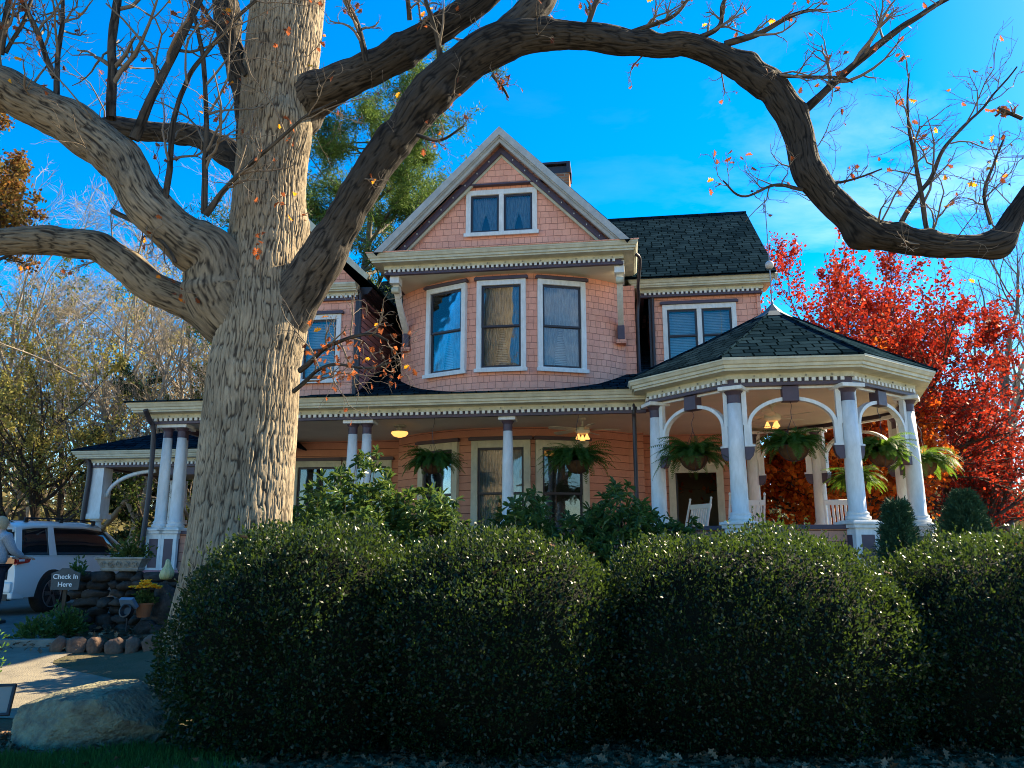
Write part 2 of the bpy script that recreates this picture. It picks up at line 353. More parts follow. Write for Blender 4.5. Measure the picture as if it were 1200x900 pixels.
mg = mat('ground_soil_grass', (.07, .072, .035), (.13, .10, .06), .95, scale=1.3, bump=.02, bscale=30)
tag(MB().add(V, Fg).build('ground', mg, smooth=True), None, None, kind='structure')
# asphalt driveway, draped on the ground
def drape(name, poly_fn, u, v, mat_, lift):
    U, Vv = np.meshgrid(u, v); X, Y = poly_fn(U, Vv); P = np.stack([X, Y, gz(X, Y)+lift], -1).reshape(-1, 3); n = len(u); m = len(v)
    i = np.arange(m-1)[:, None]*n + np.arange(n-1)[None]; F = np.stack([i, i+1, i+1+n, i+n], -1).reshape(-1, 4)
    return MB().add(P, F).build(name, mat_, smooth=True)
md = mat('driveway_asphalt', (.17, .15, .115), (.26, .225, .165), .95, scale=4, bump=.01, bscale=90, detail=9)
o = drape('driveway', lambda U, V: (-24+U*(19.9-1.6*sst(V, .35, .75)), 7.6+V*3.6+.25*np.sin(U*9)), np.linspace(0, 1, 90), np.linspace(0, 1, 24), md, .008)
tag(o, None, None, kind='structure')
md2 = mat('parking_apron_asphalt', (.12, .12, .11), (.18, .17, .15), .95, scale=5, bump=.01, bscale=90)
o = drape('parking_apron', lambda U, V: (-16+U*(9.3), 11.35+V*12), np.linspace(0, 1, 40), np.linspace(0, 1, 50), md2, .012)
tag(o, None, None, kind='structure')

o = drape('bounce_pavement', lambda U, V: (-70+U*140, -16+V*18.6), np.linspace(0, 1, 60), np.linspace(0, 1, 20), mat('bounce_pavement_concrete', (.27, .26, .23), (.36, .34, .30), .95, scale=2, bump=.004, bscale=60), .01)  # unseen pale paving added behind the camera to bounce sunlight onto the facade
tag(o, None, None, kind='structure')

# ------------------------------------------------------------------ house
HX = Vector((0, 13.5, 0)); HR = -math.radians(8)
house = empty('victorian_house', HX, HR, 'pink shingled house with curved bay, front gable, dark roofs and wraparound porch', 'house')
e1 = np.array([math.cos(HR), math.sin(HR), 0]); e2 = np.array([-math.sin(HR), math.cos(HR), 0])
def HW(x, y, z): return np.array([HX.x, HX.y, 0]) + e1*x + e2*y + np.array([0, 0, z])
FZ = 1.2      # porch floor

def wallgrid(fn, s0, s1, z0, z1, holes=(), ds=None, zo=0):
    S = {s0, s1}; Z = {z0, z1}
    for a, b, c, d in holes: S |= {a, b}; Z |= {c, d}
    S = sorted(x for x in S if s0-1e-9 <= x <= s1+1e-9); Z = sorted(x for x in Z if z0-1e-9 <= x <= z1+1e-9)
    if ds:
        out = []
        for a, b in zip(S[:-1], S[1:]): out += list(np.linspace(a, b, max(1, int(math.ceil((b-a)/ds)))+1)[:-1])
        S = out + [S[-1]]
    mb = []
    for a, b in zip(S[:-1], S[1:]):
        for c, d in zip(Z[:-1], Z[1:]):
            sm, zm = (a+b)/2, (c+d)/2
            if any(h[0] < sm < h[1] and h[2] < zm < h[3] for h in holes): continue
            mb.append(([fn(a, c), fn(b, c), fn(b, d), fn(a, d)], [(a, c), (b, c), (b, d), (a, d)]))
    return mb
def addwall(mb, *a, **k):
    for p, uv in wallgrid(*a, **k): mb.quad(p, uv)

def sweep(mb, path, prof, closed=False):
    """path of (x,y); outward is to the right of travel; prof list of (out, z)"""
    P = np.array(path, float); n = len(P)
    nrm = []
    for i in range(n):
        def sn(a, b): d = P[b]-P[a]; d = d/np.linalg.norm(d); return np.array([d[1], -d[0]])
        if closed: n0, n1 = sn(i-1, i), sn(i, (i+1) % n)
        else:
            n0 = sn(i-1, i) if i > 0 else sn(0, 1); n1 = sn(i, i+1) if i < n-1 else sn(n-2, n-1)
        m = n0+n1; m /= np.linalg.norm(m); nrm.append(m/max(.3, m @ n0))
    k = len(prof); V = [[P[i][0]+nrm[i][0]*o, P[i][1]+nrm[i][1]*o, z] for i in range(n) for o, z in prof]
    F = []
    for i in range(n if closed else n-1):
        a = i*k; b = ((i+1) % n)*k
        for j in range(k): j2 = (j+1) % k; F.append([a+j, b+j, b+j2, a+j2])
    if not closed: F.append(list(range(k))[::-1]); F.append([(n-1)*k+j for j in range(k)])
    mb.add(V, F)
def path_boxes(mb, path, out0, out1, z0, z1, w, step, closed=False, off=0.0):
    P = [np.array(p, float) for p in path]
    if closed: P.append(P[0])
    for a, b in zip(P[:-1], P[1:]):
        d = b-a; L = np.linalg.norm(d); d /= L; nr = np.array([d[1], -d[0]])
        for s in np.arange(step*.6+off, L-step*.3, step):
            c = a+d*s
            q = [c+d*(-w/2)+nr*out0, c+d*(w/2)+nr*out0, c+d*(w/2)+nr*out1, c-d*(w/2)+nr*out1]
            V = [[*p, z0] for p in q]+[[*p, z1] for p in q]
            mb.add(V, [[0, 1, 2, 3], [7, 6, 5, 4], [0, 4, 5, 1], [1, 5, 6, 2], [2, 6, 7, 3], [3, 7, 4, 0]])
bulb_m = mat('string_light_bulb', (.25, .24, .2), None, .3)
def cornice(path, z, name='cornice', sc=1.0, closed=False, crown=.36, mc='cream', dent=True, ends=True):
    """entablature whose face stands on path; z is its bottom; total height .36"""
    mb = MB(); h = sc
    sweep(mb, path, [(-.04, z+.10*h), (.07, z+.10*h), (.07, z+.17*h), (.10, z+.18*h), (crown-.09, z+.185*h), (crown-.09, z+.215*h), (crown-.06, z+.22*h), (crown-.055, z+.26*h),
                     (crown-.03, z+.27*h), (crown-.01, z+.31*h), (crown, z+.32*h), (crown, z+.36*h), (crown-.1, z+.365*h), (-.04, z+.365*h)], closed)
    c = mb.build(name, M[mc], house)
    fr = MB(); sweep(fr, path, [(-.03, z-.001), (.055, z-.001), (.055, z+.045*h), (.03, z+.05*h), (.03, z+.0995*h), (-.03, z+.0995*h)], closed)
    fr.build('frieze_band', M['purple'], c)
    if dent:
        d = MB(); path_boxes(d, path, .031, .082, z+.047*h, z+.098*h, .05, .098, closed); d.build('dentil_row', M['white'] if mc != 'dark' else M['mauve'], c)
    b = MB(); path_boxes(b, path, .072, .088, z+.12*h, z+.145*h, .016, .36, closed, .1); b.build('string_lights', bulb_m, c)
    return c

# porch floor, knee walls
OC = [(2.42, -.55), (3.50, -1.66), (5.08, -1.66), (6.25, -.55), (6.66, 1.2), (5.60, 2.62), (4.42, 2.90)]   # pavilion columns
ofs = lambda P, c, d: [(p[0]+(p[0]-c[0])*d/np.hypot(p[0]-c[0], p[1]-c[1]), p[1]+(p[1]-c[1])*d/np.hypot(p[0]-c[0], p[1]-c[1])) for p in P]
OCC = (4.40, .25)
mb = MB()
floor_poly = [(-6.75, -.1), (2.35, -.1)] + ofs(OC[:6], OCC, .22) + [(4.9, 3.3), (4.9, 9), (-6.75, 9)]
mb.prism(floor_poly, FZ-.12, FZ, 'z'); mb.build('porch_floor', M['mauve'], house)
mb = MB(); mb.prism([(-6.6, .05), (2.3, .05)] + ofs(OC[:6], OCC, .05) + [(4.8, 3.3), (4.8, 9), (-6.6, 9)], 0.0, FZ-.125, 'z'); mb.build('foundation', M['pink'], house)
KW = MB(); KC = MB()
def knee(a, b):
    a = np.array(a); b = np.array(b); d = b-a; L = np.linalg.norm(d); ang = math.atan2(d[1], d[0])
    Mx = Matrix.Translation((a[0], a[1], 0)) @ Matrix.Rotation(ang, 4, 'Z')
    KW.box(.12, L-.12, -.05, .05, FZ, 1.82, Mx); KC.box(.1, L-.1, -.09, .09, 1.822, 1.88, Mx)
main_cols = [(-6.42, .12), (-6.14, .12), (-2.88, .12), (-2.62, .12), (-.09, .12)]
seq = [(-6.4, .12), (-2.75, .12), (-.09, .12), OC[0]]
for a, b in zip(seq[:-1], seq[1:]): knee(a, b)
for a, b in zip(OC[:5], OC[1:6]): knee(a, b)
kw = KW.build('porch_knee_wall', M['clap'], house); KC.build('rail_cap', M['purple'], kw)

# columns
def column(x, y, r, ztop, ped=True, rot=0, zp=1.86, boards=True):
    mb = MB(); n = 24
    if ped:
        s0 = zp+.08
    else: s0 = FZ
    mb.lathe([(r*1.35, s0), (r*1.45, s0+.02), (r*1.45, s0+.05), (r*1.2, s0+.065), (r*1.28, s0+.085), (r*1.28, s0+.1), (r*1.03, s0+.125), (r*1.02, s0+.5), (r*.98, s0+1.0), (r*.82, ztop-.24)], n, (x, y, 0))
    c = mb.build('porch_column', M['white'], house, smooth=False, bevel=0)
    for p in c.data.polygons: p.use_smooth = len(p.vertices) == 4
    k = MB(); k.lathe([(r*.84, ztop-.238), (r*.82, ztop-.2), (r*.82, ztop-.12), (r*1.05, ztop-.08), (r*1.15, ztop-.062)], n, (x, y, 0)); k.build('necking', M['purple'], c)
    Mx = Matrix.Translation((x, y, 0)) @ Matrix.Rotation(rot, 4, 'Z')
    a = MB(); w = r*1.5; a.box(-w, w, -w, w, ztop-.06, ztop-.002, Mx); a.build('abacus', M['white'], c, bevel=.006)
    if ped:
        p = MB(); w = r*1.55
        p.box(-w, w, -w, w, .5, zp-.03, Mx); p.box(-w-.03, w+.03, -w-.03, w+.03, zp-.03, zp+.02, Mx); p.box(-w-.055, w+.055, -w-.055, w+.055, zp+.022, zp+.058, Mx)
        p.box(-w, w, -w, w, zp+.06, zp+.079, Mx)
        p.build('pedestal', M['white'], c, bevel=.005)
        q = MB()
        for sx, sy in ((0, -1), (1, 0), (-1, 0), (0, 1)):
            if sx: q.box(sx*w-.004*(sx < 0), sx*w+.004*(sx > 0), -w*.55, w*.55, 1.24, zp-.12, Mx)
            else: q.box(-w*.55, w*.55, sy*w-.004*(sy < 0), sy*w+.004*(sy > 0), 1.24, zp-.12, Mx)
        q.build('pedestal_panel', M['purple'], c)
    return c
for i, (x, y) in enumerate(main_cols):
    column(x, y, .098, 3.80)
column(-6.28, .42, .098, 3.80)
for i, (x, y) in enumerate(OC):
    a = math.atan2(y-OCC[1], x-OCC[0]); column(x, y, .118, 3.86, rot=a+math.pi/2)
column(4.36, 5.2, .1, 3.8, ped=True); column(4.36, 7.4, .1, 3.8)

# arched spandrels of the pavilion
def arch_bay(a, b, ztop=3.855, zs=3.30, rise=.40):
    a = np.array(a, float); b = np.array(b, float); d = b-a; L = np.linalg.norm(d); ang = math.atan2(d[1], d[0])
    Mx = Matrix.Translation((a[0], a[1], 0)) @ Matrix.Rotation(ang, 4, 'Z')
    x0, x1 = .17, L-.17; cx = L/2; hw = (x1-x0)/2
    T = np.linspace(math.pi, 0, 29); arc = [(cx+hw*math.cos(t), zs+rise*math.sin(t)) for t in T]; inn = [(cx+(hw-.05)*math.cos(t), zs-.002+(rise-.05)*math.sin(t)) for t in T]
    bd = MB()
    for (p, q, r, t) in zip(arc[:-1], arc[1:], inn[1:], inn[:-1]): bd.prism([p, q, r, t], -.045, .045, 'y', Mx)
    bd.box(.112, x0+.05, -.04, .04, zs-.30, zs, Mx); bd.box(x1-.05, L-.112, -.04, .04, zs-.30, zs, Mx)
    bd.box(.10, x0, -.036, .036, zs, ztop-.003, Mx); bd.box(x1, L-.10, -.036, .036, zs, ztop-.003, Mx)
    bd.box(x0, x1, -.03, .03, ztop-.034, ztop-.004, Mx)
    s = bd.build('arch_bracket', M['white'], house)
    k = MB(); k.box(cx-.115, cx+.115, -.075, .075, ztop-.225, ztop-.003, Mx); k.build('keystone_block', M['purple'], s, bevel=.008)
    for u0, u1 in ((.11, x0+.075), (x1-.075, L-.11)):
        g = MB(); g.prism([(u0, zs-.315), (u1, zs-.315), (u1, zs-.36), (u1-.02*(1 if u0 < 1 and u0 < L/2 else 0), zs-.44), ((u0+u1)/2 + (.0), zs-.5), (u0, zs-.5)] if u0 < L/2 else
                          [(u0, zs-.315), (u1, zs-.315), (u1, zs-.5), ((u0+u1)/2, zs-.5), (u0+.02, zs-.44), (u0, zs-.36)], -.05, .05, 'y', Mx)
        g.build('arch_pendant', M['purple'], s)
        g2 = MB(); g2.box(u0-.0, u1+.012 if u0 < L/2 else u1, -.056, .056, zs-.313, zs-.285, Mx)
        g2.build('arch_moulding', M['white'], s)
for a, b in zip(OC[:6], OC[1:7]): arch_bay(a, b)

# ceiling
mb = MB(); mb.prism([(-6.55, 0.0), (2.35, 0.0)] + ofs(OC[:6], OCC, -.02) + [(4.9, 3.2), (4.9, 9), (-6.55, 9)], 3.93, 3.97, 'z'); mb.build('porch_ceiling', M['ceil'], house)

# cornices
PY = 0.0
cornice([(-6.62, 3.2), (-6.62, -.02), (2.28, -.02)], 3.80)
pav = ofs(OC[:6], OCC, .07)
cornice([(2.33, .25)] + pav + [(4.9, 3.35)], 3.86)

# porch roof
mb = MB(); prof = [(-.42, 4.175), (1.0, 4.40), (1.95, 4.62), (2.6, 4.88), (3.3, 5.28), (4.6, 6.0), (7.2, 7.5)]
xs = (-7.02, 4.9)
for (y0, z0), (y1, z1) in zip(prof[:-1], prof[1:]):
    xa, xb = (xs[0]+ (y0+.42)*.9, xs[0]+(y1+.42)*.9)
    xr = xs[1] if y1 <= 3.4 else 2.6
    if y0 < 0: pts = [(-7.02, y0, z0), (2.3, y0, z0), (3.0, y1, z1), (min(xb, -3.6), y1, z1)]
    else: pts = [(min(xa, -3.6), y0, z0), (xr, y0, z0), (xr, y1, z1), (min(xb, -3.6), y1, z1)]
    mb.slab(pts, .03)
# hip on the left end
for (y0, z0), (y1, z1) in zip(prof[:4], prof[1:5]):
    mb.slab([(-7.02+(y0+.42)*.9, 3.4, z0), (-7.02+(y0+.42)*.9, y0, z0), (-7.02+(y1+.42)*.9, y1, z1), (-7.02+(y1+.42)*.9, 3.4, z1)], .03)
mb.build('porch_roof', M['roof'], house)

# pavilion roof
apex = (4.48, .13, 5.40)
E8 = ofs(OC[:6], OCC, .47) + [(4.9, 3.8), (2.9, 3.1)]
mb = MB()
for a, b in zip(E8, E8[1:]+E8[:1]):
    def lerp(p, t, z): return (p[0]+(apex[0]-p[0])*t, p[1]+(apex[1]-p[1])*t, z)
    za, zb, zc = 4.225, 4.87, 5.42
    mb.slab([(*a, za), (*b, za), lerp(b, .5, zb), lerp(a, .5, zb)], .03)
    mb.slab([lerp(a, .5, zb), lerp(b, .5, zb), lerp(b, .9, zc), lerp(a, .9, zc)], .03)
gr = mb.build('pavilion_roof', M['roof'], house)
mb = MB()
for a, b in zip(E8, E8[1:]+E8[:1]): mb.tubes([[*lerp(a, .0, za+.01)], [*lerp(a, .5, zb+.012)], [*lerp(a, .9, zc+.012)]], [.018]*3, 6)
mb.build('hip_ridge_cap', M['roof'], gr)
mb = MB()
for a, b in zip(E8, E8[1:]+E8[:1]):
    mb.slab([lerp(a, .855, 5.375), lerp(b, .855, 5.375), lerp(b, .93, 5.50), lerp(a, .93, 5.50)], .01)
    mb.slab([lerp(a, .93, 5.50), lerp(b, .93, 5.50), lerp(b, .992, 5.66), lerp(a, .992, 5.66)], .01)
mb.build('metal_roof_cap', M['copper'], gr)
mb = MB(); mb.lathe([(.03, 5.60), (.022, 5.70), (.012, 5.74), (.010, 6.28), (.03, 6.30), (.03, 6.31), (.008, 6.33), (.008, 7.6), (.001, 7.66)], 10, (apex[0], apex[1], 0))
fin = mb.build('lightning_rod', M['metal'], house)
mb = MB(); mb.lathe([(.002, 6.29)]+[(.075*math.sin(t), 6.37-.075*math.cos(t)) for t in np.linspace(.15, math.pi-.15, 10)]+[(.002, 6.45)], 16, (apex[0], apex[1], 0)); mb.build('glass_ball', mat('milky_glass_ball', (.55, .5, .45), None, .25), fin, smooth=True)

# --- walls
BXC = -.45; BR = 3.28; BYC = 2.02+BR; BA = math.asin(2.45/BR)
bow = lambda s, z: (BXC+BR*math.sin(s/BR), BYC-BR*math.cos(s/BR), z)
win_up = [(-22.6, .98), (-1.0, 1.0), (20.8, 1.0)]     # angle, width
mb = MB(); hol = []
for a, w in win_up: s = BR*R(a); hol.append((s-w/2+.06, s+w/2-.06, 5.16, 6.92))
addwall(mb, bow, -BR*BA, BR*BA, 4.2, 7.13, hol, .08); bw = mb.build('bay_wall', M['pink'], house)
mb = MB(); hol2 = []
for a, w in [(-25.0, .98), (-1.0, 1.16), (20.3, 1.06)]: s = BR*R(a); hol2.append((s-w/2+.06, s+w/2-.06, 1.75, 3.60))
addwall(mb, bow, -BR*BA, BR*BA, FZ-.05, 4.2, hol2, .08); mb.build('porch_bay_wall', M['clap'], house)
P3 = lambda y: (lambda s, z: (s, y, z))
PX = lambda x: (lambda s, z: (x, s, z))
by = BYC-BR*math.cos(BA)
mb = MB()
addwall(mb, P3(by), 2.0, 2.22, 4.2, 7.13); addwall(mb, PX(2.22), by, 9, 4.2, 7.13); mb.build('block_side_wall', M['pink'], house); mb = MB(); addwall(mb, PX(-2.9), by, 9, 4.2, 7.13); mb.build('block_side_wall', M['pink'], house)
mb = MB(); addwall(mb, P3(by+.01), 2.0, 2.3, FZ-.05, 4.2); addwall(mb, PX(-2.9), by, 3.5, FZ-.05, 4.2); addwall(mb, PX(2.3), by+.01, 3.5, FZ-.05, 4.2)
addwall(mb, P3(3.5), -6.0, -2.9, FZ-.05, 4.3, [(-5.36, -4.36, 1.7, 3.42), (-4.22, -3.2, 1.7, 3.42)])
addwall(mb, P3(3.5), 2.3, 4.15, FZ-.05, 4.3, [(2.93, 3.78, FZ, 3.12)]); addwall(mb, PX(4.15), 3.5, 10, FZ-.05, 4.3); addwall(mb, PX(-6.0), 3.5, 10, FZ-.05, 4.3)
addwall(mb, P3(10), -6.0, 4.15, FZ-.05, 4.3)
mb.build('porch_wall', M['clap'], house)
# right wing
mb = MB(); addwall(mb, P3(3.5), 2.56, 4.85, 4.15, 6.95, [(2.86, 4.32, 5.52, 6.72)]); addwall(mb, PX(2.56), 3.5, 7, 4.15, 6.95); addwall(mb, PX(4.85), 3.5, 10, 4.15, 7.3)
mb.quad([(4.85, 3.5, 7.3), (4.85, 10, 7.3), (4.85, 6.9, 10.2)]); addwall(mb, P3(10), -6, 4.85, 4.15, 7.3); mb.quad([(2.2, 3.5, 4.2), (4.85, 3.5, 4.2), (4.85, 10, 4.2), (2.2, 10, 4.2)])
mb.build('right_wing_wall', M['pink'], house)
for xx in (2.56, 4.85):
    b = MB(); b.box(xx-.04, xx+.035, 3.46, 3.54, 4.3, 6.95); b.build('corner_board', M['dark'] if xx < 3 else M['pink'], house)
mb = MB(); addwall(mb, P3(4.6), 4.85, 5.12, 4.6, 6.9); addwall(mb, PX(5.12), 4.6, 6.6, 4.6, 6.9); mb.build('side_bay_wall', M['clap'], house)
mb = MB(); mb.slab([(4.84, 4.3, 7.0), (5.4, 4.3, 6.35), (5.4, 7, 6.35), (4.84, 7, 7.0)], .05); mb.build('side_bay_roof', M['roof'], house)
cornice([(2.40, 6.5), (2.40, 3.42), (4.87, 3.42), (4.87, 3.9)], 6.93, sc=.95, crown=.30)
# left wing
mb = MB(); addwall(mb, P3(2.3), -6.0, -3.66, 4.3, 6.82, [(-4.86, -4.07, 5.08, 6.44)]); addwall(mb, PX(-6.0), 2.3, 10, 4.2, 6.82)
mb.prism([(-6.0, 7.15), (-3.66, 7.15), (-4.83, 8.32)], 2.3, 2.34); mb.build('left_wing_wall', M['pink'], house)
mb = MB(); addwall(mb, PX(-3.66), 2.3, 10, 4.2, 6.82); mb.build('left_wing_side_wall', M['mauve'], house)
b = MB(); b.box(-3.70, -3.62, 2.26, 2.34, 4.4, 6.82); b.build('corner_board', M['dark'], house)
cornice([(-6.02, 2.28), (-3.64, 2.28)], 6.80, sc=.9, crown=.26)
cornice([(-3.64, 2.36), (-3.64, 9)], 6.78, sc=.9, crown=.26, mc='dark')  # side run coloured dark to hold its shade; the front run is cream
mb = MB(); mb.slab([(-3.33, 1.98, 7.16), (-3.33, 9, 7.16), (-4.83, 9, 8.62), (-4.83, 1.98, 8.62)], .05); mb.slab([(-6.33, 9, 7.16), (-6.33, 1.98, 7.16), (-4.83, 1.98, 8.62), (-4.83, 9, 8.62)], .05)
lr = mb.build('left_wing_roof', M['roof'], house)
mb = MB(); mb.prism([(-3.36, 7.12), (-3.30, 7.20), (-4.83, 8.68), (-4.83, 8.44)], 1.90, 1.975); mb.prism([(-6.30, 7.12), (-6.36, 7.20), (-4.83, 8.68), (-4.83, 8.44)], 1.90, 1.975); mb.build('rake_board', M['cream'], lr)
# recess wall and main roofs
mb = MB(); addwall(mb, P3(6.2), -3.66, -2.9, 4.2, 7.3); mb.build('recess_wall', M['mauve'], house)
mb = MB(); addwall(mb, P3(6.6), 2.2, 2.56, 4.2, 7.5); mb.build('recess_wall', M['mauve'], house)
mb = MB()
mb.slab([(.6, 3.04, 7.30), (5.18, 3.04, 7.30), (5.30, 7, 10.34), (.6, 7, 10.34)], .06)
mb.slab([(5.30, 7, 10.34), (5.18, 10.9, 7.30), (-.5, 10.9, 7.3), (-.5, 7, 10.34)], .06)
rr_ = mb.build('main_roof', M['roof'], house)
mb = MB(); mb.prism([(3.0, 7.22), (7.0, 10.29), (7.0, 10.1), (3.1, 7.1)], 5.14, 5.19, 'x'); mb.build('rake_board', M['cream'], rr_)
mb = MB(); mb.tubes([[.6, 7, 10.36], [5.3, 7, 10.36]], [.03, .03], 6); mb.build('ridge_cap', M['roof'], rr_)
mb = MB()
mb.slab([(-6.4, 5.8, 7.2), (-.5, 5.8, 7.2), (-.5, 8.2, 9.35), (-5.0, 8.2, 9.35)], .05); mb.slab([(-.5, 10.6, 7.2), (-6.4, 10.6, 7.2), (-5.0, 8.2, 9.35), (-.5, 8.2, 9.35)], .05)
mb.slab([(-6.4, 10.6, 7.2), (-6.4, 5.8, 7.2), (-5.0, 8.2, 9.35)], .05); mb.build('rear_roof', M['roof'], house)

# gable block above the bay
GX0, GX1, GY = -2.86, 1.93, 1.80
mb = MB(); mb.box(GX0, GX1+.02, GY, 7, 7.13, 7.16); mb.build('gable_soffit', M['ceil'], house)
cornice([(GX0, 6.9), (GX0, GY), (GX1, GY), (GX1, 6.9)], 7.13, sc=1.08, crown=.36)
gx = (GX0+GX1)/2; GAP = 10.08; GB = 7.50; HWD = 2.55; sl_ = (GAP-GB)/HWD
mb = MB(); mb.slab([(GX0-.38, GY-.38, 7.525), (GX1+.38, GY-.38, 7.525), (GX1+.1, GY+.0, 7.62), (GX0-.1, GY+.0, 7.62)], .02)
mb.build('pent_shingles', M['pink'], house)
yw = GY+.02
mb = MB()
wx0, wx1, wz0, wz1 = -1.22, .27, 7.92, 8.90
def gw(s, z): return (s, yw, z)
# triangular wall with a rectangular hole
def zr(x): return GAP-.12-abs(x-gx)*sl_
cols_ = sorted(set([gx-HWD+.12, wx0+.05, gx, wx1-.05, gx+HWD-.12]))
for a, b in zip(cols_[:-1], cols_[1:]):
    if wx0 < (a+b)/2 < wx1:
        mb.quad([(a, yw, 7.5), (b, yw, 7.5), (b, yw, wz0+.05), (a, yw, wz0+.05)]); mb.quad([(a, yw, wz1-.05), (b, yw, wz1-.05), (b, yw, zr(b)), (a, yw, zr(a))])
    else: mb.quad([(a, yw, 7.5), (b, yw, 7.5), (b, yw, max(7.5, zr(b))), (a, yw, max(7.5, zr(a)))])
gwl = mb.build('gable_wall', M['pink'], house)
# upper projecting shingle triangle
mb = MB(); zt = 9.02; hw_ = (GAP-.12-zt)/sl_
mb.prism([(gx-hw_, zt), (gx+hw_, zt), (gx, GAP-.12)], yw-.10, yw-.02); mb.build('gable_peak_panel', M['pink'], house)
mb = MB(); mb.box(gx-hw_-.02, gx+hw_+.02, yw-.13, yw-.02, zt-.035, zt-.003); mb.build('gable_peak_moulding', M['purple'], house)
def rake(o0, o1, y0, y1, mk, name, parent=None, z0=GB):
    """band between perpendicular offsets o0..o1 below the roof line"""
    c = math.sqrt(1+sl_*sl_); mb = MB()
    for sg in (-1, 1):
        top = GAP-o0*c; bot = GAP-o1*c
        xa = (top-z0)/sl_; xb = (bot-z0)/sl_
        mb.prism([(gx, top), (gx+sg*xa, z0), (gx+sg*xb, z0), (gx, bot)], y0, y1)
    return mb.build(name, M[mk], parent or house)
rk = rake(-.03, .10, GY-.42, GY-.34, 'rakec', 'rake_board', z0=7.50); rake(.10, .125, GY-.38, GY-.32, 'rakec', 'rake_moulding', rk, 7.53)
rake(.125, .19, GY-.34, GY-.26, 'rakec', 'rake_fascia', rk, 7.54); rake(.20, .30, GY-.16, GY-.08, 'purple', 'rake_frieze', rk, 7.56); rake(.30, .345, GY-.10, GY-.04, 'cream', 'rake_trim', rk, 7.58)
b = MB(); c_ = math.sqrt(1+sl_**2)
for sg in (-1, 1):
    for k in range(1, 10):
        x = gx+sg*k*.25; z = GAP-.25*c_-k*.25*sl_; b.box(x-.01, x+.01, GY-.175, GY-.16, z-.014, z+.014)
b.build('string_lights', mat('pale_bulbs', (.6, .6, .55), None, .3), rk)
mb = MB(); 
for sg in (-1, 1):
    x1 = gx+sg*(HWD+.06); zz = GB-.03
    pts = [(gx, GY-.40, GAP+.05), (gx, 7.5, GAP+.05), (x1, 7.5, zz+.04), (x1, GY-.40, zz+.04)]
    if sg > 0: pts = pts[::-1]
    mb.slab(pts, .09)
mb.build('gable_roof', M['roof'], house)

# chimney
mb = MB(); mb.box(.05, .74, 5.0, 5.6, 8.5, 10.82); ch = mb.build('chimney', M['brick'], house)
mb = MB()
for sx, sy in ((.02, 4.97), (.02, 5.57), (.68, 4.97), (.68, 5.57)): mb.box(sx, sx+.09, sy, sy+.07, 10.822, 11.06)
mb.box(.02, .77, 4.97, 5.64, 11.062, 11.12); mb.box(.1, .68, 5.05, 5.55, 10.822, 11.03); mb.build('chimney_cap', M['dark'], ch)

# brackets under the gable
brk_m = M['cream']
def bracket(x):
    mb = MB(); T = np.linspace(0, 1, 18); out = []; inn = []
    for t in T:
        y = GY+.12+.95*t**1.6; z = 7.10-.95*t; out.append((y, z)); inn.append((y+.13+.06*math.sin(t*9), z+.02))
    for a, b, c, d in zip(out[:-1], out[1:], inn[1:], inn[:-1]): mb.prism([a, b, c, d], x-.06, x+.06, 'x')
    o = mb.build('scroll_bracket', M['white'], house)
    k = MB(); k.box(x-.10, x+.10, GY+.03, GY+.30, 6.98, 7.125); k.build('bracket_cap', M['white'], o, bevel=.01)
    k = MB(); k.lathe([(.07, -.075), (.07, .075)], 16, (0, 0, 0), Matrix.Translation((x, GY+.16, 6.86)) @ Matrix.Rotation(math.pi/2, 4, 'Y')); k.build('bracket_scroll', M['cream'], o)
    k = MB(); k.box(x-.075, x+.075, GY+.99, GY+1.25, 5.86, 6.16); k.build('bracket_foot', M['purple'], o, bevel=.01)
    k = MB(); k.box(x-.10, x+.10, GY+1.0, GY+1.28, 5.78, 5.858); k.build('bracket_corbel', M['pink'], o)
bracket(GX0+.13); bracket(GX1-.02)

